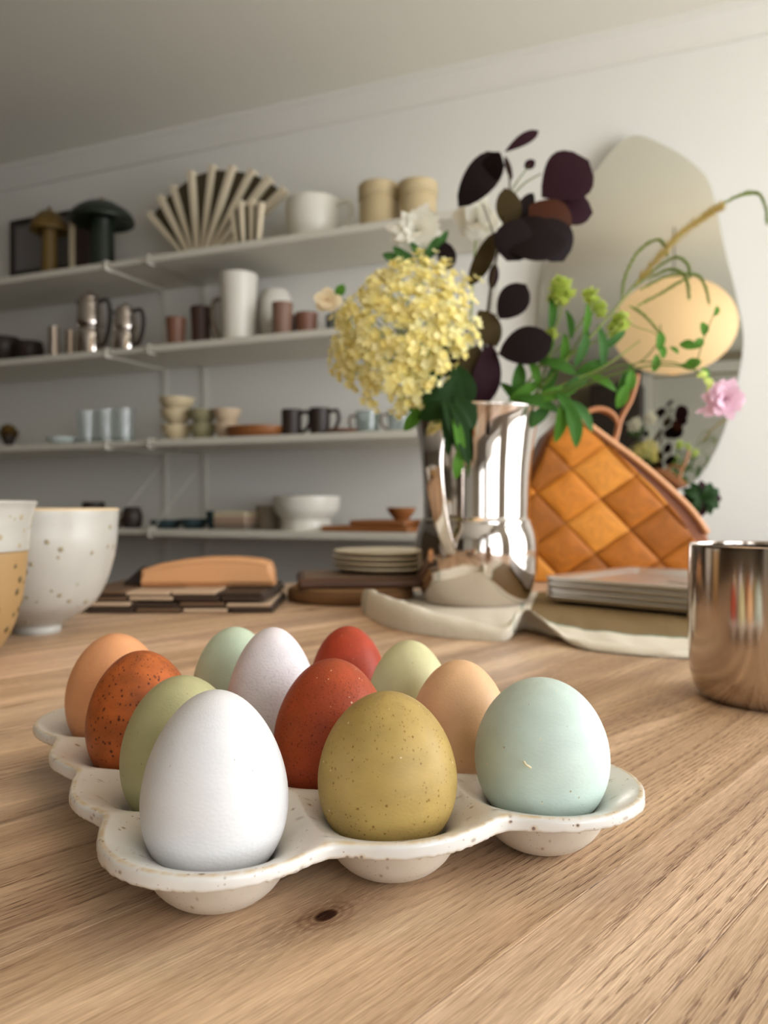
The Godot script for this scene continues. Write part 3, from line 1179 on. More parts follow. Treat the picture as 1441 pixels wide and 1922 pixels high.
func bumps(o: Node3D, pr: Array, count: int, c: Color, sd: int) -> void:
	# raised glaze dots on the outside of a pot, joined: too small to pick apart
	var r := RandomNumberGenerator.new()
	r.seed = sd
	var list := []
	var d := lathe([Vector2(0.0, 0.0009), Vector2(0.0012, 0.0008), Vector2(0.0024, 0.0003), Vector2(0.0027, -0.0005)], 8)
	var y1: float = pr[pr.size() - 1].y
	for i in count:
		var y := r.randf_range(y1 * 0.12 if pr[0].y < 0.01 else pr[0].y + 0.003, y1 * 0.93)
		var x := 0.0
		for k in pr.size() - 1:
			if y >= pr[k].y and y <= pr[k + 1].y:
				x = lerpf(pr[k].x, pr[k + 1].x, (y - pr[k].y) / maxf(pr[k + 1].y - pr[k].y, 1e-5))
		if x < 0.02: continue
		var a := r.randf() * TAU
		var out := Vector3(cos(a), -0.2, sin(a)).normalized()
		var bs := Basis(out.cross(Vector3(0.1, 0.9, 0.3)).normalized(), out, out.cross(Vector3(0.1, 0.9, 0.3)).normalized().cross(out).normalized())
		list.append([d, Transform3D(bs.scaled_local(Vector3.ONE * r.randf_range(0.6, 1.25)), Vector3(cos(a) * x, y, sin(a) * x))])
	var g := obj("glaze_dots", join(list), mat(c, 0.4), o)
	g.set_meta("kind", "stuff")


# ---------------------------------------------------------------- towel and silver trays
func build_towel_and_trays() -> void:
	# linen texture: x runs along the front hem, y from the hem to the back
	var im := Image.create(1024, 512, false, Image.FORMAT_RGB8)
	var r := RandomNumberGenerator.new()
	r.seed = 12
	for y in 512:
		for x in 1024:
			var k := 0.93 + 0.05 * r.randf() + 0.03 * sin(x * 1.9) * sin(y * 2.1)
			im.set_pixel(x, y, Color(0.92 * k, 0.89 * k, 0.82 * k))
	for y in range(112, 512):
		for x in range(500, 1024):
			var k := 0.9 + 0.1 * r.randf()
			im.set_pixel(x, y, Color(0.52 * k, 0.42 * k, 0.25 * k))
	for x in [52, 452]:
		im.fill_rect(Rect2i(x, 0, 7, 512), rgb8(112, 138, 116))
	for y in [104]:
		im.fill_rect(Rect2i(490, y, 534, 7), rgb8(58, 104, 74))
	var cloth := mat(Color.WHITE, 0.9)
	cloth.albedo_texture = ImageTexture.create_from_image(im)
	cloth.cull_mode = BaseMaterial3D.CULL_DISABLED
	# front hem along x: [x, z, hem height, roll height, roll depth]
	var key := [[-0.026, -0.935, 0.001, 0.020, 0.020], [-0.020, -0.885, 0.0, 0.025, 0.032], [-0.004, -0.820, 0.0, 0.024, 0.036], [0.018, -0.775, 0.0, 0.023, 0.036], [0.045, -0.745, 0.0, 0.017, 0.034], [0.080, -0.722, 0.0, 0.012, 0.032], [0.108, -0.715, 0.001, 0.012, 0.03], [0.121, -0.735, 0.010, 0.026, 0.03], [0.131, -0.745, 0.024, 0.031, 0.022], [0.142, -0.728, 0.018, 0.024, 0.02], [0.155, -0.695, 0.006, 0.010, 0.02], [0.172, -0.668, 0.001, 0.004, 0.02], [0.205, -0.645, 0.0, 0.003, 0.02], [0.245, -0.632, 0.0, 0.003, 0.02], [0.285, -0.622, 0.0, 0.003, 0.02], [0.33, -0.612, 0.0, 0.003, 0.02]]
	var kk := []
	for i in key.size() - 1:
		for q in 5:
			var f := q / 5.0
			var row := []
			for c in 5: row.append(cubic_interpolate(key[i][c], key[i + 1][c], key[maxi(i - 1, 0)][c], key[mini(i + 2, key.size() - 1)][c], f))
			kk.append(row)
	kk.append(key[key.size() - 1])
	var crumple := FastNoiseLite.new()
	crumple.seed = 14
	crumple.frequency = 34.0
	var rows_top := []
	var N := 22
	for j in N + 1:
		rows_top.append([])
	for i in kk.size():
		var q: Array = kk[i]
		var back := Vector3(lerpf(0.03, 0.40, float(i) / (kk.size() - 1)), 0, -1.10)
		var hem := Vector3(q[0], 0, q[1])
		var dir := (back - hem)
		var L := dir.length()
		dir /= L
		for j in N + 1:
			var f := float(j) / N
			var d := 0.0
			var y := 0.0
			if j <= 10:
				var a := PI * j / 10.0
				d = q[4] * (0.5 - 0.5 * cos(a)) if j > 0 else 0.0
				y = lerpf(q[2], 0.0025, f * 2.2 if f * 2.2 < 1.0 else 1.0) + (maxf(q[3] - q[2], 0.001)) * pow(sin(a), 0.7)
				if j == 10: y = 0.0025
			else:
				d = lerpf(q[4], L, pow((j - 10.0) / (N - 10.0), 1.3))
				y = 0.0022 + 0.0006 * sin(i * 0.31) * sin(j * 0.9)
			var pp := hem + dir * d
			var wr: float = crumple.get_noise_2d(pp.x, pp.z) * (0.0022 if j > 0 and (j < 14 or pp.z > -0.86) else 0.0)
			rows_top[j].append(pp + Vector3(0, TOP + maxf(y + wr, 0.0008) + 0.0009, 0))
	# a second skin under the first gives the cloth its thickness
	var ring := []
	for j in N + 1: ring.append(rows_top[j])
	var o := obj("tea_towel", cloth_sheet(ring, 0.0013), cloth)
	tag(o, "crumpled linen tea towel with green stripes under the steel pitcher", "towel")

	# four silver trays, stacked, a little skewed
	var which := ["lowest", "second from the bottom", "third from the bottom", "topmost"]
	var e1 := Vector3(0.70, 0, 0.714)
	for k in 4:
		var o2 := thing("silver_tray", "%s of the stacked rectangular silver trays on the towel" % which[k], "tray", Vector3(0, 0, 0), 0.0, "stacked silver trays")
		var yaw: float = atan2(-e1.z, e1.x) + [0.012, -0.010, 0.006, 0.0][k]
		var corner := Vector3(0.187, 0, -0.972)
		var e2 := Vector3(0.714, 0, -0.70)
		o2.position = corner + e1 * 0.155 + e2 * 0.112 + Vector3(0, TOP + 0.0056 + k * 0.0069, 0)
		o2.rotation.y = yaw
		var rows := []
		# rounded rectangle swept inwards: rim lip, slope, flat bottom
		for q in [[0.0014, 0.0064], [0.0, 0.0074], [0.0003, 0.0086], [0.0014, 0.0092], [0.005, 0.0088], [0.012, 0.0070], [0.018, 0.0030], [0.022, 0.0022], [0.06, 0.0018], [0.105, 0.0016]]:
			rows.append(rounded_rect(0.155 - q[0], 0.112 - q[0], maxf(0.022 - q[0], 0.004), q[1]))
		for q in [[0.105, 0.0004], [0.02, 0.0005], [0.010, 0.0010], [0.0045, 0.0024], [0.0020, 0.0036], [0.0014, 0.0064]]:
			rows.append(rounded_rect(0.155 - q[0], 0.112 - q[0], maxf(0.022 - q[0], 0.004), q[1]))
		obj("pan", grid(rows, true), M.silver, o2)


func cloth_sheet(rows: Array, th: float) -> ArrayMesh:
	var all := []
	for r in rows: all.append(r)
	var n: int = rows.size()
	for j in range(n - 1, -1, -1):
		var low := []
		for p in rows[j]: low.append(p - Vector3(0, th, 0))
		all.append(low)
	var m := grid(all)
	# lay the texture by the top rows; both skins share it
	var a := m.surface_get_arrays(0)
	var uv: PackedVector2Array = a[Mesh.ARRAY_TEX_UV]
	var C: int = rows[0].size()
	for i in uv.size():
		var j := i / C
		var jj := j if j < n else 2 * n - 1 - j
		var hem_p: Vector3 = rows[0][i % C]
		var here: Vector3 = rows[jj][i % C]
		uv[i].y = Vector2(here.x - hem_p.x, here.z - hem_p.z).length() / 0.45 + 0.004
	a[Mesh.ARRAY_TEX_UV] = uv
	var out := ArrayMesh.new()
	out.add_surface_from_arrays(Mesh.PRIMITIVE_TRIANGLES, a)
	return out


func rounded_rect(hx: float, hz: float, r: float, y: float) -> Array:
	var out := []
	for c in 4:
		var cx: float = (hx - r) * [1, -1, -1, 1][c]
		var cz: float = (hz - r) * [1, 1, -1, -1][c]
		for k in 9:
			var a := PI / 2 * (c + k / 8.0)
			out.append(Vector3(cx + r * cos(a), y, cz + r * sin(a)))
	return out


# ---------------------------------------------------------------- the woven bag
func build_basket() -> void:
	var D := 1.25
	var k := D / FP
	var org := Vector3((1165 - 720.5) * k, TOP, -D)
	var o := thing("woven_bag", "amber brown woven birch bark bag with leather handles behind the silver trays", "bag", org)
	var to := func(x: float, y: float) -> Vector2: return Vector2((x - 1165.0) * k, (1094.0 - y) * k)
	var outer := PackedVector2Array()
	for q in [[985, 1094], [978, 1000], [988, 905], [1030, 815], [1062, 785], [1092, 783], [1150, 826], [1200, 862], [1255, 908], [1300, 952], [1330, 992], [1339, 1022], [1342, 1094]]:
		outer.append(to.call(q[0], q[1]))
	var inner := PackedVector2Array()
	for q in [[989, 1092], [983, 1000], [994, 908], [1034, 822], [1064, 792], [1090, 791], [1140, 832], [1180, 868], [1230, 916], [1275, 966], [1306, 1012], [1316, 1092]]:
		inner.append(to.call(q[0], q[1]))
	var side_m := mat(rgb8(132, 72, 26), 0.5)
	obj("body", prism(outer, 0.085, 0.006), side_m, o, Vector3(0, 0.0005, -0.052))
	obj("lining", prism(inner, 0.004, 0.001), mat(rgb8(92, 50, 20), 0.7), o, Vector3(0, 0.0005, -0.0085))
	var tones := [rgb8(190, 116, 36), rgb8(164, 96, 26), rgb8(200, 130, 48), rgb8(146, 84, 22)]
	var tm := []
	for c in tones:
		var m := mat(Color.WHITE, 0.5)
		m.metallic_specular = 0.3
		m.albedo_texture = speckled(256, c, 50 + tm.size(), 40, 0.8, 2.0, c * 0.8, 0.10, 3.0)
		tm.append(m)
	var a1 := Vector2(cos(-0.80), sin(-0.80)) * 80.0 * k
	var a2 := Vector2(cos(0.60), sin(0.60)) * 80.0 * k
	var r := RandomNumberGenerator.new()
	r.seed = 8
	for i in range(-8, 9):
		for j in range(-8, 9):
			var c := a1 * i + a2 * j + Vector2(-0.03, 0.13)
			var sq := PackedVector2Array([c, c + a1, c + a1 + a2, c + a2])
			var cut := Geometry2D.intersect_polygons(sq, inner)
			if cut.is_empty(): continue
			var poly: PackedVector2Array = cut[0]
			if absf(poly_area(poly)) < 0.00012: continue
			obj("strip", pillow(poly, 0.0055, posmod(i + j, 2) == 0), tm[(posmod(i + j, 2) * 2 + r.randi() % 2) % 4], o, Vector3(0, 0, -0.0065))
	# bound rim along the slanting opening
	var rim := []
	for q in [[1092, 786], [1150, 829], [1200, 866], [1255, 913], [1300, 958], [1330, 1000]]:
		var p: Vector2 = to.call(q[0], q[1])
		rim.append(Vector3(p.x, p.y, -0.004))
	obj("rim_binding", tube(curve3(rim, 5), 0.0048, 8), mat(rgb8(206, 150, 104), 0.5), o)
	# handles: a round loop and a forked strap
	var lm := mat(rgb8(176, 116, 72), 0.5)
	var loop := []
	for q in 25:
		var a := -0.9 + q * (TAU - 1.3) / 24.0
		var p: Vector2 = to.call(1127.0 + 37.0 * cos(a), 800.0 - 35.0 * sin(a))
		loop.append(Vector3(p.x, p.y, -0.012))
	obj("loop_handle", tube(loop, 0.0042, 8), lm, o)
	var st := []
	for q in [[1156, 848], [1162, 810], [1170, 782], [1186, 752], [1196, 722], [1200, 700]]:
		var p: Vector2 = to.call(q[0], q[1])
		st.append(Vector3(p.x, p.y, -0.015))
	obj("strap", tube(curve3(st, 5), 0.0085, 8, 0.5, Vector3(0, 0, 1)), lm, o)
	var st2 := []
	for q in [[1168, 790], [1150, 774], [1128, 766], [1104, 770]]:
		var p: Vector2 = to.call(q[0], q[1])
		st2.append(Vector3(p.x, p.y, -0.02))
	obj("strap", tube(curve3(st2, 5), 0.006, 8, 0.6, Vector3(0, 0, 1)), lm, o)


func poly_area(p: PackedVector2Array) -> float:
	var s := 0.0
	for i in p.size(): s += p[i].cross(p[(i + 1) % p.size()])
	return s * 0.5


func pillow(poly: PackedVector2Array, rise: float, up: bool) -> ArrayMesh:
	# a strip's visible square: low at the edges, swelling to the middle
	if poly_area(poly) < 0.0: poly.reverse()
	var c := Vector2.ZERO
	for p in poly: c += p
	c /= poly.size()
	var fine := []
	for i in poly.size():
		for q in 4: fine.append(poly[i].lerp(poly[(i + 1) % poly.size()], q / 4.0))
	var rows := []
	for f in [[1.0, -0.6], [0.985, 0.1], [0.93, 0.42], [0.8, 0.75], [0.5, 0.95], [0.25, 1.0], [0.0, 1.0]]:
		var row := []
		for p in fine:
			var w: Vector2 = c.lerp(p, f[0])
			row.append(Vector3(w.x, w.y, rise * f[1] * (1.0 if up else 0.75)))
		rows.append(row)
	return grid(rows, true)


# ---------------------------------------------------------------- stacks at the back of the table
func build_stacks() -> void:
	# woven leather mats, two in a pile, the weave as strips
	var darkm := mat(rgb8(58, 42, 30), 0.6)
	var midm := mat(rgb8(104, 78, 56), 0.6)
	var pale := mat(rgb8(196, 170, 142), 0.6)
	var c := Vector3(-0.232, TOP, -0.972)
	for k in 2:
		var o := thing("woven_mat", ["lower dark woven leather mat under the tan pouch", "upper woven leather mat directly under the tan pouch"][k], "mat", c + Vector3([0.0, -0.006][k], 0.0005 + k * 0.0125, [0.0, -0.004][k]), [0.02, -0.03][k], "pair of woven leather mats")
		obj("core", cbox(0.212, 0.006, 0.136, 0.002), darkm, o, Vector3(0, 0.0055, 0))
		for j in 4:
			var x := -0.079 + j * 0.0525
			obj("strip", cbox(0.05, 0.0042, 0.142, 0.0015), [pale, darkm, midm, pale][(j + k * 2) % 4], o, Vector3(x, 0.0095 - 0.001 * (j % 2), 0))
			obj("strip", cbox(0.05, 0.0042, 0.144, 0.0015), [darkm, midm, pale, darkm][(j + k) % 4], o, Vector3(x + 0.004, 0.0024 + 0.0006 * (j % 2), 0))
	# tan leather pouch lying on the mats
	var kx := 0.97 / FP
	var pol := PackedVector2Array()
	for q in [[272, 1110], [273, 1072], [300, 1063], [345, 1055], [395, 1050], [445, 1050], [490, 1054], [508, 1060], [514, 1075], [516, 1110]]:
		pol.append(Vector2((q[0] - 394) * kx, (1103 - minf(q[1], 1103)) * kx))
	var p := thing("leather_pouch", "tan leather pouch with an arched top lying on the woven mats", "pouch", Vector3(-0.2095, TOP + 0.0251, -0.972), 0.04)
	obj("body", prism(pol, 0.045, 0.006), M.leather, p)
	var seam := []
	for q in [[276, 1076], [300, 1068], [345, 1060], [395, 1055], [445, 1055], [490, 1059], [506, 1066]]:
		seam.append(Vector3((q[0] - 394) * kx, (1103 - minf(q[1], 1103)) * kx - 0.001, 0.0226))
	obj("seam", tube(curve3(seam, 4), 0.0007, 6), mat(rgb8(228, 178, 130), 0.6), p)
	var w := thing("dark_wedge_stand", "small black triangular stand beside the tan leather pouch", "stand", Vector3(-0.305, TOP + 0.0255, -0.99), 0.1)
	obj("wedge", prism(PackedVector2Array([Vector2(-0.013, 0.0), Vector2(0.014, 0.0), Vector2(0.014, 0.019), Vector2(0.010, 0.021)]), 0.03, 0.001), M.dark, w)

	# wooden slab, dark board and four cream plates
	var slab := thing("bark_edged_slab", "round wooden slab with bark edge at the bottom of the plate pile", "board", Vector3(-0.043, TOP, -1.04))
	obj("wood", lathe([Vector2(0, 0.0), Vector2(0.074, 0.0), Vector2(0.0775, 0.002), Vector2(0.0775, 0.016), Vector2(0.0745, 0.018), Vector2(0, 0.018)], 48, 0.012), M.bark, slab)
	obj("bark", lathe([Vector2(0.0772, 0.001), Vector2(0.0805, 0.003), Vector2(0.0812, 0.009), Vector2(0.080, 0.015), Vector2(0.0772, 0.017), Vector2(0.0772, 0.001)], 48, 0.016), mat(rgb8(112, 78, 44), 0.9), slab)
	var bd := thing("dark_wood_board", "dark walnut serving board between the bark slab and the plates", "board", Vector3(-0.030, TOP + 0.0183, -1.052), 0.12)
	obj("board", cbox(0.166, 0.013, 0.125, 0.004), M.board, bd, Vector3(0, 0.0065, 0))
	obj("top_inlay", cbox(0.15, 0.0016, 0.11, 0.0006), mat(rgb8(126, 100, 78), 0.6), bd, Vector3(0, 0.0134, 0))
	var pl := [Vector2(0, 0.0), Vector2(0.042, 0.0), Vector2(0.045, 0.0022), Vector2(0.064, 0.0042), Vector2(0.0705, 0.0068), Vector2(0.0712, 0.0082), Vector2(0.0695, 0.0088), Vector2(0.062, 0.0066), Vector2(0.045, 0.0046), Vector2(0, 0.0042)]
	var pm := lathe(pl, 64)
	var nm := ["bottom", "second lowest", "second highest", "top"]
	for k in 4:
		var q := thing("cream_plate", "%s cream plate of the pile left of the pitcher" % nm[k], "plate", Vector3(0.002 + [0.002, 0.0, -0.001, 0.001][k], TOP + 0.0327 + k * 0.0068, -1.075), 0.0, "pile of cream plates")
		obj("dish", pm, M.cream, q)


# ---------------------------------------------------------------- the flowers
func stem_part(o: Node3D, org: Vector3, px: Array, r0: float, r1: float, m: Material, called := "stem") -> void:
	var pts := []
	for q in px: pts.append(at(q[0], q[1], q[2]) - org)
	var c := curve3(pts, 5)
	var rad := []
	for i in c.size(): rad.append(lerpf(r0, r1, float(i) / (c.size() - 1)))
	obj(called, tube(c, rad, 6), m, o)


func px_leaf(o: Node3D, org: Vector3, cx: float, cy: float, ln: float, wd: float, ang: float, d: float, m: Material, curl := 0.1, fat := 0.55, yaw := 0.0, fold := 0.15) -> void:
	# a leaf by its centre, length and width in photo pixels at its depth, and the angle of its axis
	var a := deg_to_rad(ang)
	var h := Vector2(cos(a), -sin(a)) * ln * 0.5
	var b := at(cx - h.x, cy - h.y, d) - org
	var t := at(cx + h.x, cy + h.y, d + yaw * 0.03) - org
	obj("leaf", leaf(b, t, wd * d / FP, Vector3(0.15 + yaw * 0.4, 0.2, 1).normalized(), curl, fat, fold), m, o)


func build_flowers() -> void:
	var mouth := [886.0, 800.0, 0.985]
	var root := [892.0, 1090.0, 0.99]

	# --- yellow cluster
	var org := at(860, 1090, 0.975)
	var o := thing("yellow_flower", "big rounded cluster of tiny pale yellow blossoms at the left of the bouquet", "flower", org)
	stem_part(o, org, [[860, 1090, 0.975], [845, 860, 0.95], [835, 790, 0.935], [800, 735, 0.925], [760, 650, 0.93]], 0.0032, 0.002, M.stem)
	var poly := PackedVector2Array()
	for q in [[626, 690], [636, 610], [672, 550], [720, 510], [765, 492], [830, 497], [876, 540], [892, 600], [886, 645], [858, 652], [838, 640], [840, 690], [822, 690], [808, 668], [806, 735], [780, 768], [740, 765], [722, 735], [700, 752], [660, 735]]:
		poly.append(Vector2(q[0], q[1]))
	var st := SurfaceTool.new()
	st.begin(Mesh.PRIMITIVE_TRIANGLES)
	st.set_smooth_group(-1)
	var st2 := SurfaceTool.new()
	st2.begin(Mesh.PRIMITIVE_TRIANGLES)
	var r := RandomNumberGenerator.new()
	r.seed = 77
	var heads := []
	var tries := 0
	while heads.size() < 88 and tries < 4000:
		tries += 1
		var p := Vector2(r.randf_range(626, 892), r.randf_range(492, 768))
		if not Geometry2D.is_point_in_polygon(p, poly): continue
		var ok := true
		for h in heads:
			if (h[0] as Vector2).distance_to(p) < 17.0: ok = false
		if p.distance_to(Vector2(735, 610)) < 15.0 or p.distance_to(Vector2(805, 590)) < 9.0: ok = false
		if not ok: continue
		var q := (p - Vector2(758, 625)) / 150.0
		heads.append([p, 0.93 - 0.062 * (1.0 - q.length_squared()) + r.randf_range(-0.012, 0.012)])
	var joint := at(785, 705, 0.935) - org
	for h in heads:
		var c := at(h[0].x, h[0].y, h[1]) - org
		var mid := joint.lerp(c, 0.55) + Vector3(0, 0.006, 0.004)
		st2.append_from(tube([joint, mid, c - (c - mid) * 0.1], 0.0006, 5), 0, Transform3D())
		for k in 11:
			var off := Vector3(r.randfn(), r.randfn(), absf(r.randfn()) * 0.8) * 0.0056
			floret(st, c + off, (off + (c - joint) * 0.12 + Vector3(0, 0, 0.006)).normalized(), r)
	for k in 260:      # the far side of the head
		var a := r.randf() * TAU
		var e := r.randf_range(0.1, 1.2)
		var nn := Vector3(cos(a) * cos(e), sin(a) * cos(e), -sin(e) * 0.6)
		floret(st, at(758, 622, 0.925) - org + nn * 0.074, nn, r)
	st.generate_normals()
	var fm := leafy(Color.WHITE, 0.7, 0.4)
	fm.vertex_color_use_as_albedo = true
	var fo := obj("blossoms", st.commit(), fm, o)
	fo.set_meta("kind", "stuff")
	var so := obj("flower_stalks", st2.commit(), M.palestem, o)
	so.set_meta("kind", "stuff")

	# --- dark smoke bush branch
	org = at(905, 1090, 0.985)
	o = thing("smokebush_branch", "tall branch of round dark plum leaves rising from the pitcher", "branch", org)
	stem_part(o, org, [[905, 1090, 0.985], [893, 800, 0.98], [905, 690, 0.96], [918, 560, 0.955], [934, 470, 0.95], [955, 360, 0.95], [950, 300, 0.95]], 0.003, 0.001, M.olive)
	stem_part(o, org, [[958, 372, 0.95], [985, 345, 0.95], [1015, 328, 0.95]], 0.001, 0.0007, M.stem, "twig")
	stem_part(o, org, [[955, 365, 0.95], [975, 335, 0.95], [991, 316, 0.95]], 0.0009, 0.0006, M.stem, "twig")
	stem_part(o, org, [[908, 650, 0.96], [930, 662, 0.95], [942, 665, 0.945]], 0.001, 0.0008, M.russet, "twig")
	stem_part(o, org, [[916, 590, 0.955], [928, 592, 0.95], [934, 590, 0.945]], 0.001, 0.0008, M.russet, "twig")
	stem_part(o, org, [[934, 470, 0.95], [925, 440, 0.95], [905, 385, 0.95]], 0.001, 0.0008, M.russet, "twig")
	blunt = 0.62
	for q in [
		[978, 268, 74, 22, 32, 0.95, M.plum, 0.05, 0.6, 0.2], [899, 340, 128, 62, 232, 0.95, M.black, 0.08, 0.42, 0.3], [923, 318, 66, 40, 70, 0.955, M.black, 0.05, 0.5, -0.6],
		[993, 311, 24, 18, 40, 0.95, M.plum, 0.0, 0.5, 0.0], [1059, 338, 112, 100, 38, 0.95, M.plum, 0.04, 0.6, 0.1], [1070, 394, 84, 70, -10, 0.96, M.plum, 0.05, 0.55, 0.1],
		[1030, 412, 92, 84, -32, 0.945, M.russet, 0.05, 0.55, 0.0], [1000, 452, 126, 92, -6, 0.935, M.black, 0.06, 0.52, 0.0], [1034, 452, 92, 92, -60, 0.938, M.black, 0.05, 0.5, 0.1], [965, 452, 84, 78, 250, 0.93, M.black, 0.05, 0.55, 0.1],
		[953, 392, 76, 48, 100, 0.955, M.olive, 0.05, 0.5, -0.4], [984, 392, 64, 30, 60, 0.952, M.black, 0.02, 0.5, 0.6], [904, 488, 112, 36, 244, 0.965, M.olive, 0.12, 0.5, 0.5],
		[838, 482, 54, 36, 96, 0.985, M.black, 0.02, 0.5, 0.1], [961, 567, 82, 58, 52, 0.945, M.black, 0.04, 0.55, 0.0], [986, 651, 106, 74, 16, 0.94, M.black, 0.04, 0.55, 0.0],
		[915, 617, 76, 50, 116, 0.955, M.olive, 0.06, 0.5, -0.2], [876, 708, 128, 74, 250, 0.955, M.olive, 0.06, 0.55, 0.3], [912, 704, 120, 58, 262, 0.95, M.plum, 0.05, 0.55, 0.5],
		[842, 676, 96, 72, 170, 0.985, M.black, 0.05, 0.55, 0.0], [880, 740, 100, 84, 290, 0.97, M.black, 0.05, 0.5, 0.1], [953, 318, 46, 12, 286, 0.95, M.plum, 0.02, 0.5, 0.2], [925, 520, 50, 20, 262, 0.96, M.plum, 0.05, 0.5, 0.3]]:
		px_leaf(o, org, q[0], q[1], q[2], q[3], q[4], q[5], q[6], q[7], q[8], q[9], 0.08)

	blunt = 0.72
	# --- green foliage filling the mouth
	org = at(925, 1090, 0.98)
	o = thing("leafy_greens", "bunch of fresh green lance shaped leaves spilling over the right of the pitcher rim", "foliage", org)
	stem_part(o, org, [[925, 1090, 0.98], [935, 820, 0.97], [985, 760, 0.95], [1040, 700, 0.94], [1085, 640, 0.94], [1115, 580, 0.94]], 0.0024, 0.001, M.stem)
	stem_part(o, org, [[935, 820, 0.97], [960, 770, 0.96], [1010, 735, 0.95], [1040, 600, 0.95], [1052, 555, 0.95]], 0.002, 0.001, M.stem)
	stem_part(o, org, [[985, 760, 0.95], [1060, 720, 0.94], [1130, 690, 0.93], [1200, 640, 0.93]], 0.0014, 0.0007, M.palestem)
	for q in [
		[985, 735, 74, 20, 30, 0.95, 0], [1010, 760, 92, 22, -20, 0.94, 1], [1040, 742, 86, 24, 14, 0.94, 0], [1062, 770, 88, 24, -62, 0.935, 1], [1072, 800, 84, 30, -78, 0.93, 1],
		[1048, 792, 80, 24, -100, 0.935, 0], [1092, 782, 70, 20, -58, 0.94, 2], [1030, 712, 70, 20, 66, 0.95, 1], [970, 712, 66, 26, 80, 0.955, 1], [1000, 700, 60, 18, 110, 0.95, 0], [1080, 720, 82, 20, 34, 0.94, 2],
		[1110, 690, 64, 20, 20, 0.94, 1], [1055, 660, 70, 18, 84, 0.95, 0], [1090, 655, 76, 18, 70, 0.94, 2], [1125, 650, 84, 18, 96, 0.94, 2], [1066, 610, 56, 14, 100, 0.95, 1], [1032, 590, 66, 16, 90, 0.95, 1], [1098, 600, 60, 14, 84, 0.94, 0],
		[1170, 720, 74, 28, -112, 0.93, 1], [1020, 660, 60, 20, 50, 0.96, 0], [1045, 690, 80, 22, 160, 0.94, 1], [975, 775, 60, 22, 200, 0.95, 1], [1005, 785, 70, 24, 220, 0.945, 2], [1130, 720, 60, 16, -30, 0.94, 0], [960, 745, 70, 22, 130, 0.96, 1], [1150, 640, 60, 14, 40, 0.94, 2]]:
		px_leaf(o, org, q[0], q[1], q[2], q[3], q[4], q[5], [M.green, M.midgreen, M.bluegreen][q[6]], 0.14, 0.45, 0.2, 0.3)

	# --- dark leaves over the front of the rim
	org = at(850, 1090, 0.95)
	o = thing("drooping_leaves", "dark green leaves drooping over the front rim of the steel pitcher", "foliage", org)
	stem_part(o, org, [[850, 1090, 0.955], [846, 850, 0.93], [842, 790, 0.92], [838, 745, 0.92]], 0.0022, 0.0016, M.stem)
	for q in [[846, 800, 112, 26, -74, 0.885, 1], [866, 836, 84, 22, -70, 0.883, 1], [862, 796, 92, 22, -66, 0.884, 1], [836, 812, 90, 20, -84, 0.886, 1], [858, 822, 100, 18, -80, 0.882, 0], [822, 772, 80, 34, 200, 0.90, 1], [840, 752, 90, 56, 250, 0.92, 1], [812, 745, 70, 44, 160, 0.915, 1], [872, 775, 70, 40, -60, 0.895, 1], [792, 762, 60, 34, 190, 0.92, 0], [858, 870, 60, 20, -96, 0.885, 0], [806, 715, 60, 40, 130, 0.93, 1], [775, 788, 54, 24, 230, 0.925, 0], [860, 735, 100, 60, 90, 0.94, 1]]:
		px_leaf(o, org, q[0], q[1], q[2], q[3], q[4], q[5], [M.green, M.deepgreen][q[6]], 0.12, 0.5, 0.1, 0.25)

	# --- lime green flower heads
	org = at(940, 1090, 0.985)
	o = thing("lime_flower_stem", "stem with fluffy lime green flower heads right of the dark leaves", "flower", org)
	stem_part(o, org, [[940, 1090, 0.985], [950, 800, 0.98], [1010, 690, 0.96], [1048, 600, 0.955], [1052, 552, 0.955]], 0.0022, 0.0012, M.palestem)
	stem_part(o, org, [[1010, 690, 0.96], [1080, 620, 0.95], [1112, 562, 0.945]], 0.0012, 0.0009, M.palestem)
	stem_part(o, org, [[1010, 690, 0.96], [1120, 640, 0.945], [1160, 610, 0.94]], 0.0012, 0.0009, M.palestem)
	for q in [[1053, 545, 30], [1046, 562, 24], [1108, 556, 20], [1124, 582, 18], [1164, 604, 22], [1152, 620, 18], [1035, 628, 14]]:
		puff(o, org, q[0], q[1], 0.952, q[2], M.lime, 26, 3 + int(q[0]))

	# --- white blooms
	org = at(875, 1090, 1.01)
	o = thing("white_flower", "loose white flower behind the yellow cluster in front of the shelves", "flower", org)
	stem_part(o, org, [[875, 1090, 1.01], [872, 800, 1.01], [845, 620, 1.02], [790, 500, 1.03], [775, 465, 1.03]], 0.002, 0.0012, M.stem)
	bloom(o, org, 778, 442, 1.03, 54, M.petal, 34, 5, 0.34)
	for q in [[752, 482, 46, 20, 130, 1.0, 0], [782, 478, 54, 16, 120, 1.0, 0], [808, 472, 62, 16, 62, 1.0, 0], [826, 458, 56, 14, 60, 1.0, 0], [735, 488, 40, 20, 150, 1.0, 0], [795, 490, 50, 14, 90, 1.0, 0], [768, 492, 40, 16, 110, 1.0, 0]]:
		px_leaf(o, org, q[0], q[1], q[2], q[3], q[4], q[5], M.bluegreen, 0.1, 0.5, 0.1, 0.3)
	org = at(885, 1090, 1.02)
	o = thing("pale_flower", "pale translucent white flower between the dark plum leaves and the shelf", "flower", org)
	stem_part(o, org, [[885, 1090, 1.02], [880, 800, 1.02], [885, 560, 1.03], [892, 450, 1.04]], 0.002, 0.0012, M.palestem)
	bloom(o, org, 893, 420, 1.04, 52, M.petal, 14, 9, 0.7)
	org = at(868, 1090, 1.0)
	o = thing("white_bud", "small creamy white bud left of the yellow flower cluster", "flower", org)
	stem_part(o, org, [[868, 1090, 1.0], [860, 800, 1.0], [780, 680, 1.01], [690, 590, 1.01], [640, 562, 1.01]], 0.0016, 0.001, M.stem)
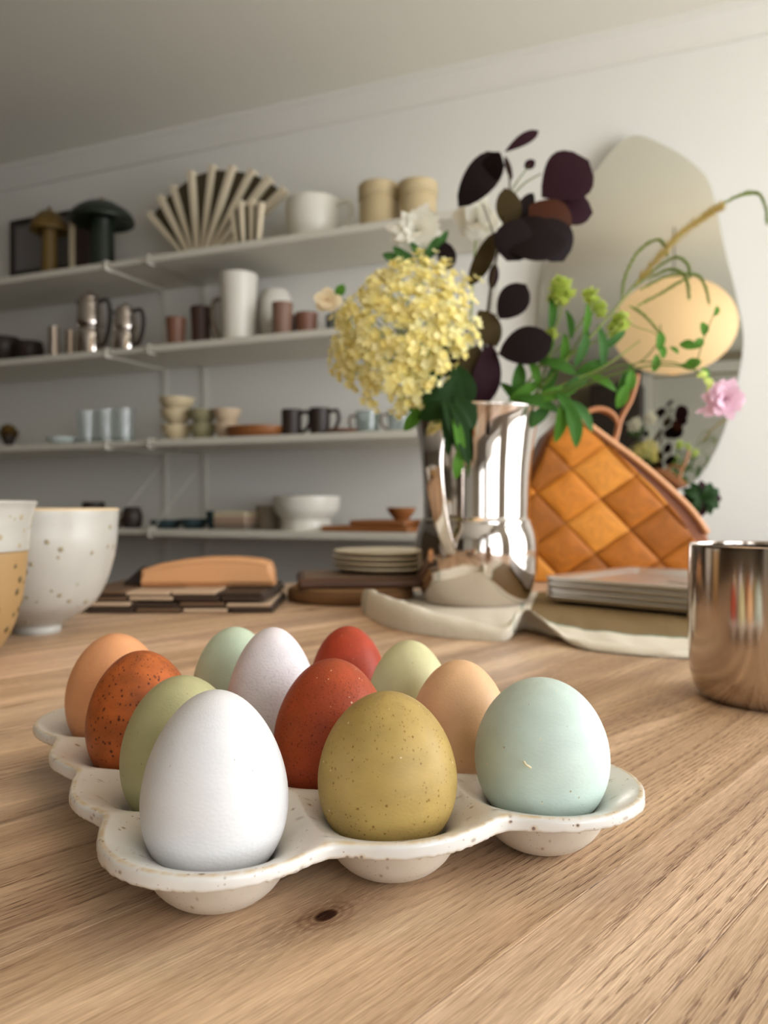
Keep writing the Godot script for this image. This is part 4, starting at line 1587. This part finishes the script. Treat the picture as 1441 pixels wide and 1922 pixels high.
	bloom(o, org, 614, 567, 1.01, 27, M.cream_petal, 8, 21)
	px_leaf(o, org, 638, 548, 30, 18, 60, 1.01, M.green)

	# --- pink flower and its thin vine
	org = at(950, 1090, 0.975)
	o = thing("pink_flower", "soft pink ruffled flower at the right end of a thin stem", "flower", org)
	stem_part(o, org, [[950, 1090, 0.975], [960, 790, 0.955], [1080, 730, 0.93], [1200, 690, 0.92], [1290, 690, 0.92], [1325, 715, 0.92]], 0.0016, 0.0008, M.stem)
	bloom(o, org, 1350, 752, 0.92, 44, M.pink, 26, 33, 0.5)
	px_leaf(o, org, 1318, 770, 30, 8, 200, 0.92, M.pink)
	for q in [[1328, 718, 26, 16, -40], [1316, 704, 22, 12, 20], [1330, 735, 24, 14, -80]]:
		px_leaf(o, org, q[0], q[1], q[2], q[3], q[4], 0.92, M.lime)
	org = at(935, 1090, 0.97)
	o = thing("leafy_vine", "thin vine with little dark leaves arching before the mirror", "foliage", org)
	stem_part(o, org, [[935, 1090, 0.97], [950, 790, 0.95], [1060, 730, 0.93], [1150, 690, 0.925], [1200, 680, 0.925], [1235, 640, 0.925], [1238, 610, 0.925]], 0.0014, 0.0006, M.stem)
	stem_part(o, org, [[1200, 680, 0.925], [1260, 680, 0.92], [1300, 690, 0.92], [1318, 640, 0.92], [1340, 585, 0.92]], 0.0009, 0.0005, M.stem)
	stem_part(o, org, [[1160, 580, 0.93], [1185, 610, 0.93], [1225, 625, 0.925], [1238, 640, 0.925]], 0.0007, 0.0005, M.palestem)
	for q in [[1236, 640, 36, 18, 80], [1228, 682, 34, 18, 260], [1240, 660, 30, 16, 100], [1290, 650, 34, 20, 170], [1308, 646, 28, 16, 40], [1298, 684, 36, 20, 200], [1318, 618, 26, 18, 90], [1342, 585, 20, 10, 70], [1264, 658, 20, 10, 140], [1180, 716, 44, 22, -100], [1165, 745, 46, 24, -110], [1286, 690, 26, 12, 160], [1322, 700, 24, 12, -50]]:
		px_leaf(o, org, q[0], q[1], q[2], q[3], q[4], 0.922, M.green, 0.1, 0.5, 0.2, 0.3)

	# --- grass with arching tassels
	org = at(945, 1090, 0.98)
	o = thing("tassel_grass", "tall arching grass with drooping green tassels in front of the mirror", "grass", org)
	stem_part(o, org, [[945, 1090, 0.98], [955, 800, 0.97], [1050, 690, 0.95], [1110, 630, 0.94], [1162, 570, 0.935], [1215, 505, 0.93], [1300, 420, 0.93], [1370, 376, 0.93], [1412, 366, 0.93]], 0.0016, 0.0009, M.palestem)
	var tass := [
		[[1165, 562, 0.935], [1172, 520, 0.93], [1195, 475, 0.93], [1228, 452, 0.93], [1245, 462, 0.93], [1250, 482, 0.93]],
		[[1190, 540, 0.93], [1230, 505, 0.93], [1265, 485, 0.925], [1288, 497, 0.925], [1294, 525, 0.925]],
		[[1200, 545, 0.93], [1250, 520, 0.925], [1300, 516, 0.925], [1320, 535, 0.925], [1330, 575, 0.925]],
		[[1215, 525, 0.93], [1250, 508, 0.93], [1275, 512, 0.93], [1288, 532, 0.93], [1292, 565, 0.93]],
		[[1180, 575, 0.93], [1205, 590, 0.93], [1235, 625, 0.93], [1240, 660, 0.93]],
		[[1345, 390, 0.93], [1390, 366, 0.93], [1420, 366, 0.93], [1434, 392, 0.93], [1437, 425, 0.93]],
		[[1192, 535, 0.93], [1230, 490, 0.93], [1270, 445, 0.93], [1320, 408, 0.93], [1345, 392, 0.93]],
		[[1195, 575, 0.93], [1250, 545, 0.925], [1290, 520, 0.925]]]
	for k in tass.size():
		stem_part(o, org, tass[k], 0.0011, 0.0006, M.palestem if k != 6 else M.straw, "tassel")
		var pts := []
		for q in tass[k]: pts.append(at(q[0], q[1], q[2]) - org)
		var cv := curve3(pts, 12)
		var hs := SurfaceTool.new()
		hs.begin(Mesh.PRIMITIVE_TRIANGLES)
		hs.set_smooth_group(-1)
		var dense := 26 if k == 6 else 14
		for i in range(3, cv.size() - (4 if k != 6 else 1)):
			for z in dense:
				var d := Vector3(r.randfn(), r.randfn(), r.randfn()).normalized()
				var fw: Vector3 = (cv[mini(i + 1, cv.size() - 1)] - cv[i - 1]).normalized()
				var tip: Vector3 = cv[i] + (d * 0.8 + fw).normalized() * (0.0115 if k == 6 else 0.0055)
				var sd := fw.cross(d).normalized() * 0.0007
				hs.add_vertex(cv[i] - sd); hs.add_vertex(cv[i] + sd); hs.add_vertex(tip)
		hs.generate_normals()
		var hm := obj("seed_hairs", hs.commit(), M.straw if k == 6 else M.palestem, o)
		hm.set_meta("kind", "stuff")

	# --- dark rosette leaning out behind the bag
	org = at(1290, 990, 1.36)
	o = thing("dark_rosette", "dark green leafy rosette sticking out behind the right side of the woven bag", "foliage", org)
	stem_part(o, org, [[1282, 1080, 1.36], [1290, 990, 1.36], [1312, 940, 1.35]], 0.003, 0.002, M.stem)
	for k in 12:
		var a := k * 30.0
		px_leaf(o, org, 1314 + 20 * cos(deg_to_rad(a)), 936 - 15 * sin(deg_to_rad(a)), 40, 18, a, 1.35 - 0.01 * (k % 3), M.deepgreen if k % 3 else M.plum, 0.2, 0.6, 0.0, 0.3)


func floret(st: SurfaceTool, c: Vector3, n: Vector3, r: RandomNumberGenerator) -> void:
	var x := n.cross(Vector3(0.3, 0.8, 0.5)).normalized()
	var y := n.cross(x)
	var a0 := r.randf() * TAU
	var s := r.randf_range(0.0046, 0.0064)
	var col := Color(0.90, 0.76, 0.27).lerp(Color(0.95, 0.90, 0.55), r.randf())
	col = col.lerp(Color(0.70, 0.70, 0.26), r.randf() * 0.25)
	for k in 5:
		var a := a0 + TAU * k / 5.0
		var d := x * cos(a) + y * sin(a)
		var e := x * -sin(a) + y * cos(a)
		var p0 := c - n * s * 0.25
		var p1 := c + d * s * 0.6 + e * s * 0.42
		var p2 := c + d * s * 1.05 + n * s * 0.35
		var p3 := c + d * s * 0.6 - e * s * 0.42
		st.set_color(col)
		st.add_vertex(p0); st.add_vertex(p1); st.add_vertex(p2)
		st.add_vertex(p0); st.add_vertex(p2); st.add_vertex(p3)


func puff(o: Node3D, org: Vector3, x: float, y: float, d: float, rad: float, m: Material, count: int, sd: int) -> void:
	# a fluffy head of short pointed bracts
	var r := RandomNumberGenerator.new()
	r.seed = sd
	var c := at(x, y, d) - org
	var R := rad * d / FP
	var list := []
	for k in count * 2:
		var n := Vector3(r.randfn(), r.randfn() + 0.3, r.randfn()).normalized()
		list.append(leaf(c + n * R * 0.15, c + n * R * r.randf_range(0.8, 1.1), R * 0.42, n.cross(Vector3(0.4, 0.1, 0.8)).normalized(), 0.1, 0.6, 0.2, 4))
	var g := obj("flower_head", join(list), m, o)
	g.set_meta("kind", "stuff")


func bloom(o: Node3D, org: Vector3, x: float, y: float, d: float, rad: float, m: Material, count: int, sd: int, wide := 0.85) -> void:
	var r := RandomNumberGenerator.new()
	r.seed = sd
	var c := at(x, y, d) - org
	var R := rad * d / FP
	for k in count:
		var a := TAU * k * 0.618
		var e := 0.15 + 1.15 * k / count
		var n := Vector3(cos(a) * cos(e), sin(a) * cos(e), sin(e) * 0.8).normalized()
		obj("petal", leaf(c, c + n * R * r.randf_range(0.75, 1.15), R * wide, (Vector3(0, 0, 1) - n * 0.5).normalized(), 0.14, 0.65, 0.12, 7), m, o)


# ---------------------------------------------------------------- things on the shelves
func on_shelf(k: int, t: float, s: float) -> Vector3:
	return wp(t, SHELF_Y[k] + 0.0112, s)


func pot(called: String, label: String, cat: String, k: int, t: float, s: float, outer: Array, m: Material, wall := 0.003, group := "") -> Node3D:
	var o := thing(called, label, cat, on_shelf(k, t, s), WYAW, group)
	var pr := []
	for q in outer: pr.append(Vector2(q[0], q[1]))
	obj("body", vessel(pr, wall, outer[0][1] + 0.006, 40, 4), m, o)
	return o


func ear(o: Node3D, x: float, y0: float, y1: float, out: float, rad: float, m: Material) -> void:
	obj("handle", tube(curve3([Vector3(x, y1, 0), Vector3(x + out * 0.8, y1 + 0.004, 0), Vector3(x + out, (y0 + y1) * 0.55, 0), Vector3(x + out * 0.6, y0 + 0.006, 0), Vector3(x, y0, 0)], 5), rad, 8), m, o)


func mushroom(called: String, label: String, t: float, s: float, h: float, cap: float, stem: float, m: Material) -> void:
	var o := thing(called, label, "lamp", on_shelf(0, t, s), WYAW)
	obj("stem", lathe(smooth_profile([Vector2(0, 0), Vector2(stem, 0), Vector2(stem * 1.02, 0.004), Vector2(stem * 0.94, h * 0.3), Vector2(stem * 0.9, h * 0.6), Vector2(stem * 0.9, h * 0.72), Vector2(0, h * 0.72)], 3), 36), m, o)
	obj("lamp_shade", lathe(smooth_profile([Vector2(0, h * 0.70), Vector2(cap * 0.6, h * 0.70), Vector2(cap * 0.96, h * 0.66), Vector2(cap, h * 0.71), Vector2(cap * 0.86, h * 0.80), Vector2(cap * 0.5, h * 0.90), Vector2(cap * 0.12, h * 0.95), Vector2(0, h * 0.955)], 4), 40), m, o)
	obj("finial", lathe(smooth_profile([Vector2(0, h * 0.95), Vector2(0.006, h * 0.955), Vector2(0.004, h * 0.975), Vector2(0.007, h * 0.99), Vector2(0, h)], 3), 16), mat(rgb8(160, 130, 60), 0.3, 1.0), o)


func pleated(called: String, label: String, t: float, s: float, tips: Array, feet: float, bar: float, deep: float) -> void:
	# a standing fan of thick folded paper: pale folds with shaded panels set back between them
	var o := thing(called, label, "ornament", on_shelf(0, t, s), WYAW)
	var n := tips.size()
	for i in n:
		var tip := Vector2(tips[i][0], tips[i][1])
		var ft := Vector2((float(i) / (n - 1) - 0.5) * feet, 0.0)
		var d := (tip - ft).normalized()
		var sd := Vector2(d.y, -d.x)
		var lo := 0.004 + absf(d.x) * bar * 0.3
		var f0 := ft + d * lo
		obj("pleat", prism(PackedVector2Array([f0 - sd * bar * 0.22, f0 + sd * bar * 0.22, tip + sd * bar * 0.5, tip - sd * bar * 0.5]), deep, 0.001), M.paper, o, Vector3(0, 0, 0.006 * (i % 2)))
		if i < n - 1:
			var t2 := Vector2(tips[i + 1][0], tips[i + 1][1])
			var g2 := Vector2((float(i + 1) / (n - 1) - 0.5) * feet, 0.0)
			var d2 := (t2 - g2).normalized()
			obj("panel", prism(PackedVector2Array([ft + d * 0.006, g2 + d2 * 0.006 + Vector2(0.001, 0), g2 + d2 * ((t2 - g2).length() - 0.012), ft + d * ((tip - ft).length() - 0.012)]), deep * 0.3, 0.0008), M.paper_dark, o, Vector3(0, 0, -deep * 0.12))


func build_shelf_things() -> void:
	# ---- top shelf
	var f := thing("picture_frame", "dark framed picture leaning on the top shelf behind the two mushroom lamps", "picture", on_shelf(0, -0.648, 0.05), WYAW)
	f.rotation.x = 0.0
	var fr: Material = M.dark
	obj("frame", join([[cbox(0.40, 0.014, 0.02), T(Vector3(0, 0.007, 0))], [cbox(0.40, 0.014, 0.02), T(Vector3(0, 0.293, 0))], [cbox(0.014, 0.3, 0.02), T(Vector3(-0.193, 0.15, 0))], [cbox(0.014, 0.3, 0.02), T(Vector3(0.193, 0.15, 0))]]), fr, f)
	obj("print", cbox(0.375, 0.275, 0.004, 0.001), mat(rgb8(96, 92, 92), 0.35), f, Vector3(0, 0.15, -0.002))
	obj("print", cbox(0.375, 0.09, 0.003, 0.001), mat(rgb8(44, 40, 42), 0.35), f, Vector3(0, 0.06, 0.0015))
	obj("print", cbox(0.13, 0.16, 0.003, 0.001), mat(rgb8(128, 124, 126), 0.35), f, Vector3(-0.11, 0.19, 0.0015))
	var sp := thing("dark_book", "dark brown book standing between the ochre and the green mushroom lamps", "book", on_shelf(0, -0.418, 0.11), WYAW)
	obj("cover", cbox(0.035, 0.235, 0.15, 0.003), mat(rgb8(56, 36, 28), 0.6), sp, Vector3(0, 0.1178, 0))
	obj("pages", cbox(0.026, 0.225, 0.004, 0.001), M.cream, sp, Vector3(0, 0.1178, 0.0745))
	mushroom("mushroom_lamp", "ochre yellow mushroom shaped lamp before the dark framed picture", -0.515, 0.19, 0.262, 0.064, 0.028, M.ochre)
	mushroom("mushroom_lamp", "dark green mushroom shaped lamp on the top shelf, right of the ochre one", -0.273, 0.2, 0.255, 0.105, 0.043, M.green_lamp)
	pleated("paper_fan", "large upright fan of pleated cream paper on the top shelf", 0.085, 0.14, [[-0.206, 0.196], [-0.158, 0.242], [-0.110, 0.272], [-0.034, 0.306], [0.046, 0.315], [0.125, 0.299], [0.196, 0.278], [0.260, 0.242], [0.310, 0.199]], 0.05, 0.021, 0.03)
	pleated("paper_fan", "small pleated paper fan standing in front of the large one", 0.335, 0.255, [[-0.057, 0.124], [-0.022, 0.134], [0.014, 0.134], [0.048, 0.120]], 0.075, 0.016, 0.02)
	var wb := pot("handled_bowl", "white handled bowl right of the pleated fans on the top shelf", "bowl", 0, 0.495, 0.15, [[0.045, 0], [0.050, 0.006], [0.074, 0.05], [0.082, 0.10], [0.083, 0.142]], M.white)
	ear(wb, 0.079, 0.045, 0.125, 0.05, 0.008, M.white)
	for q in [[0.722, 0.060, 0.150, "taller"], [0.842, 0.057, 0.138, "shorter"]]:
		var o := thing("round_box", "%s beige round lidded box at the right end of the top shelf" % q[3], "box", on_shelf(0, q[0], 0.17), WYAW, "round beige boxes")
		obj("box_body", lathe([Vector2(0, 0), Vector2(q[1] - 0.004, 0), Vector2(q[1] - 0.003, 0.002), Vector2(q[1] - 0.003, q[2] * 0.72), Vector2(0, q[2] * 0.72)], 40), M.beige, o)
		obj("lid", lathe([Vector2(0, q[2] * 0.70), Vector2(q[1], q[2] * 0.70), Vector2(q[1], q[2] - 0.004), Vector2(q[1] - 0.004, q[2]), Vector2(0, q[2])], 40), M.beige, o)
	# ---- second shelf
	for q in [[-0.765, 0.06, 0.11, "left of the pair"], [-0.64, 0.048, 0.085, "right of the pair"]]:
		var o := pot("dark_bowl", "squat dark brown bowl at the left end of the second shelf, %s" % q[3], "bowl", 1, q[0], 0.16, [[0.025, 0], [0.03, 0.004], [q[1], q[2] * 0.6], [q[1] * 0.9, q[2]]], M.dark, 0.003, "dark bowls on the second shelf")
		o.set_meta("group", "dark bowls on the second shelf")
	pot("steel_tumbler", "taller plain steel tumbler left of the steel pots, second shelf", "tumbler", 1, -0.465, 0.22, [[0.017, 0], [0.019, 0.003], [0.0185, 0.06], [0.019, 0.112]], M.steel, 0.0015)
	pot("steel_tumbler", "shorter steel tumbler beside the taller one, second shelf", "tumbler", 1, -0.398, 0.215, [[0.014, 0], [0.016, 0.003], [0.0155, 0.05], [0.016, 0.095]], M.cupsteel, 0.0015)
	for q in [[-0.325, 0.228, 1.0, "taller"], [-0.175, 0.172, 0.86, "shorter"]]:
		var h: float = q[1]
		var w: float = q[2]
		var o := thing("coffee_pot", "%s of the two shiny steel coffee pots with dark handles" % q[3], "coffee pot", on_shelf(1, q[0], 0.2), WYAW, "steel coffee pots")
		obj("body", lathe(smooth_profile([Vector2(0, 0), Vector2(0.0415 * w, 0), Vector2(0.0439 * w, h * 0.03), Vector2(0.0439 * w, h * 0.36), Vector2(0.0366 * w, h * 0.43), Vector2(0.0445 * w, h * 0.5), Vector2(0.0403 * w, h * 0.72), Vector2(0.0354 * w, h * 0.84), Vector2(0, h * 0.85)], 4), 48), M.steel, o)
		obj("lid", lathe(smooth_profile([Vector2(0.0354 * w, h * 0.84), Vector2(0.033 * w, h * 0.9), Vector2(0.012 * w, h * 0.96), Vector2(0, h)], 4), 40), M.steel, o)
		obj("spout", prism(PackedVector2Array([Vector2(-0.028 * w, h * 0.6), Vector2(-0.056 * w, h * 0.84), Vector2(-0.05 * w, h * 0.87), Vector2(-0.026 * w, h * 0.82)]), 0.02, 0.003), M.dark, o)
		ear(o, 0.03 * w, h * 0.18, h * 0.80, 0.055 * w, 0.007, M.dark)
	pot("brown_cup", "small reddish brown clay cup left of the white jug", "cup", 1, 0.035, 0.21, [[0.024, 0], [0.027, 0.004], [0.029, 0.05], [0.033, 0.098]], M.brown)
	pot("brown_cup", "tall dark brown cup touching the handle of the white jug", "cup", 1, 0.102, 0.17, [[0.026, 0], [0.029, 0.004], [0.030, 0.07], [0.034, 0.135]], mat(rgb8(74, 50, 40), 0.5))
	var jug := pot("tall_jug", "tall slim white jug with a loop handle on the second shelf", "jug", 1, 0.262, 0.2, [[0.046, 0], [0.049, 0.006], [0.052, 0.08], [0.056, 0.16], [0.060, 0.212]], M.white)
	ear(jug, -0.05, 0.03, 0.14, -0.045, 0.008, M.taupe)
	pot("white_vase", "round white vase half hidden behind the tall white jug", "vase", 1, 0.318, 0.07, [[0.03, 0], [0.04, 0.008], [0.058, 0.10], [0.052, 0.16], [0.04, 0.19]], M.white)
	for q in [[0.395, 0.13, 0.038, 0.085, 0], [0.43, 0.2, 0.032, 0.105, 1], [0.495, 0.17, 0.034, 0.075, 2], [0.545, 0.07, 0.033, 0.085, 0]]:
		pot("clay_beaker", ["dark clay beaker next to the white vase", "rosy brown clay beaker, tallest of the group right of the jug", "low dark brown beaker right of the rosy brown one", "dark clay beaker at the back right of the group"][[0, 1, 2, 0].find(q[4]) if q[0] < 0.53 else 3], "beaker", 1, q[0], q[1] + 0.02, [[q[2] * 0.8, 0], [q[2] * 0.86, 0.004], [q[2] * 0.94, q[3] * 0.5], [q[2], q[3]]], [M.dark, mat(rgb8(132, 100, 82), 0.5), M.brown][q[4]], 0.003, "clay beakers right of the jug")
	pot("glass_tumbler", "clear greenish glass tumbler at the end of the second shelf by the white bud", "glass", 1, 0.61, 0.18, [[0.03, 0], [0.034, 0.003], [0.037, 0.03], [0.04, 0.07]], M.glassgreen, 0.002)
	# ---- third shelf
	var pc := thing("dried_flower_head", "brownish dried flower head at the left end of the third shelf", "dried flower", on_shelf(2, -0.70, 0.2), WYAW)
	var lst := []
	for k in 60:
		var a := TAU * k * 0.618
		var e := -0.5 + 2.0 * k / 60.0
		var n := Vector3(cos(a) * cos(e), sin(e), sin(a) * cos(e))
		lst.append(leaf(Vector3(0, 0.04, 0) + n * 0.012, Vector3(0, 0.045, 0) + n * 0.042, 0.018, Vector3(0, 1, 0).cross(n).cross(n).normalized() + n * 0.2, 0.1, 0.5, 0.2, 4))
	obj("scales", join(lst), leafy(rgb8(96, 72, 34), 0.8, 0.2), pc).set_meta("kind", "stuff")
	obj("core", lathe(smooth_profile([Vector2(0, 0.0), Vector2(0.012, 0.0), Vector2(0.014, 0.01), Vector2(0.024, 0.04), Vector2(0.014, 0.064), Vector2(0, 0.068)], 3), 20), M.dark, pc)
	pot("shallow_dish", "shallow pale blue dish left of the glass tumblers", "dish", 2, -0.43, 0.22, [[0.026, 0], [0.03, 0.003], [0.046, 0.012], [0.052, 0.026]], mat(rgb8(188, 198, 194), 0.4))
	var g0: Node3D = null
	for q in [[-0.336, "left"], [-0.257, "middle"], [-0.18, "right"]]:
		var lab := "%s one of three clear glass tumblers on the third shelf" % q[1]
		if g0 == null:
			g0 = pot("water_glass", lab, "glass", 2, q[0], 0.2, [[0.029, 0], [0.032, 0.003], [0.033, 0.05], [0.035, 0.115]], M.glass, 0.002, "three clear tumblers")
			obj("base", lathe([Vector2(0, 0.001), Vector2(0.029, 0.001), Vector2(0.030, 0.02), Vector2(0, 0.02)], 32), M.glassgreen, g0)
		else:
			copy_of(g0, lab, on_shelf(2, q[0], 0.2), WYAW)
	var bm := [mat(rgb8(214, 196, 158), 0.4), mat(rgb8(150, 142, 108), 0.5), mat(rgb8(206, 182, 152), 0.4)]
	for q in [[0.03, 0.05, 0.0, 0], [0.03, 0.054, 0.05, 0], [0.03, 0.057, 0.088, 0], [0.130, 0.044, 0.0, 1], [0.130, 0.047, 0.046, 1], [0.220, 0.042, 0.0, 2], [0.220, 0.045, 0.044, 2]]:
		var lab: String = {0: "cream", 1: "greenish", 2: "pale tan"}[q[3]]
		var lev := "lowest" if q[2] == 0.0 else ("uppermost" if q[2] > 0.08 or q[3] > 0 else "middle")
		var o := pot("small_bowl", "%s %s bowl of the stacked bowls on the third shelf" % [lev, lab], "bowl", 2, q[0], 0.2, [[0.024, 0], [0.026, 0.006], [q[1] * 0.86, 0.03], [q[1], 0.05]], bm[q[3]], 0.003, "stacked small bowls")
		o.position.y += q[2]
	var wt := thing("oval_wood_tray", "low reddish brown wooden tray right of the stacked bowls", "tray", on_shelf(2, 0.338, 0.23), WYAW)
	obj("tray_body", lathe([Vector2(0, 0), Vector2(0.07, 0), Vector2(0.088, 0.012), Vector2(0.092, 0.034), Vector2(0.086, 0.034), Vector2(0.07, 0.012), Vector2(0, 0.010)], 40), M.amberwood, wt).scale = Vector3(1.0, 1.0, 0.7)
	for q in [[0.45, "left"], [0.545, "right"]]:
		var o := pot("espresso_cup", "%s of two dark brown cups with square handles, third shelf" % q[1], "cup", 2, q[0], 0.2, [[0.028, 0], [0.03, 0.004], [0.03, 0.04], [0.031, 0.082]], M.dark, 0.003, "dark espresso cups")
		ear(o, 0.028, 0.015, 0.07, 0.034, 0.006, M.dark)
	var sc := pot("saucer", "small brown saucer beside the right dark espresso cup", "saucer", 2, 0.63, 0.22, [[0.02, 0], [0.024, 0.003], [0.044, 0.008], [0.05, 0.014]], M.brown)
	sc.set_meta("category", "saucer")
	for q in [[0.70, "left"], [0.80, "right"]]:
		var o := pot("glass_mug", "%s of two smoky glass mugs at the right of the third shelf" % q[1], "mug", 2, q[0], 0.2, [[0.03, 0], [0.034, 0.004], [0.036, 0.03], [0.038, 0.066]], M.glassgreen, 0.003, "smoky glass mugs")
		ear(o, -0.034, 0.012, 0.052, -0.024, 0.004, M.taupe)
	# ---- lowest shelf
	pot("dark_jar", "little dark jar seen above the rim of the dotted white bowl", "jar", 3, -0.36, 0.15, [[0.03, 0], [0.036, 0.004], [0.042, 0.05], [0.036, 0.085]], M.dark)
	pot("dark_jar", "round dark jar just right of the dotted white bowl, lowest shelf", "jar", 3, -0.15, 0.2, [[0.022, 0], [0.03, 0.006], [0.034, 0.04], [0.024, 0.068]], M.dark)
	pot("pale_cup", "pale grey cup beside the round dark jar on the lowest shelf", "cup", 3, -0.215, 0.21, [[0.02, 0], [0.024, 0.003], [0.026, 0.03], [0.028, 0.05]], M.taupe)
	for q in [[-0.01, 0.054, 0.026, "low"], [0.095, 0.047, 0.03, "middle"], [0.173, 0.027, 0.055, "taller"]]:
		pot("teal_dish", "%s dark teal dish in the row on the lowest shelf" % q[3], "dish", 3, q[0], 0.2, [[q[1] * 0.6, 0], [q[1] * 0.66, 0.003], [q[1] * 0.9, q[2] * 0.5], [q[1], q[2]]], M.teal, 0.003, "dark teal dishes")
	for k in 3:
		var o := thing("folded_napkin", "%s folded dusty pink napkin of the small pile on the lowest shelf" % ["bottom", "middle", "top"][k], "napkin", on_shelf(3, 0.262, 0.2) + Vector3(0, 0.0005 + k * 0.0185, 0), WYAW + [0.03, -0.02, 0.0][k], "pile of folded napkins")
		obj("lower_fold", cbox(0.118, 0.009, 0.11, 0.004), [M.taupe, mat(rgb8(186, 158, 136), 0.9), M.cream][k], o, Vector3(0, 0.0045, 0))
		obj("upper_fold", cbox(0.116, 0.009, 0.108, 0.004), [M.taupe, mat(rgb8(186, 158, 136), 0.9), M.cream][k], o, Vector3(0.001, 0.0136, 0))
	pot("taupe_cup", "grey taupe cup left of the white footed bowl, lowest shelf", "cup", 3, 0.345, 0.16, [[0.03, 0], [0.033, 0.004], [0.036, 0.04], [0.04, 0.072]], M.taupe)
	pot("taupe_cup", "taller grey taupe cup behind the white footed bowl, lowest shelf", "cup", 3, 0.395, 0.06, [[0.032, 0], [0.036, 0.004], [0.042, 0.06], [0.044, 0.105]], M.taupe)
	pot("serving_bowl", "large white bowl with a tall broad foot on the lowest shelf", "bowl", 3, 0.495, 0.19, [[0.074, 0], [0.076, 0.004], [0.074, 0.03], [0.078, 0.036], [0.096, 0.06], [0.101, 0.10]], M.white, 0.004)
	for q in [[0.72, 0.0, 0.27, "lower"], [0.76, 0.017, 0.17, "upper"]]:
		var o := thing("wooden_board", "%s of the reddish wooden boards stacked at the right of the lowest shelf" % q[3], "board", on_shelf(3, q[0], 0.19) + Vector3(0, q[1], 0), WYAW, "reddish wooden boards")
		obj("board", cbox(q[2], 0.016, 0.17, 0.005), M.amberwood, o, Vector3(0, 0.008, 0))
		obj("grip", tube([Vector3(q[2] / 2 - 0.005, 0.009, 0), Vector3(q[2] / 2 + 0.045, 0.012, 0)], 0.0085, 8), M.amberwood, o)
	pot("wooden_bowl", "small turned wooden bowl on top of the reddish boards", "bowl", 3, 0.80, 0.19, [[0.02, 0], [0.022, 0.003], [0.036, 0.02], [0.042, 0.034]], M.amberwood).position.y += 0.0332
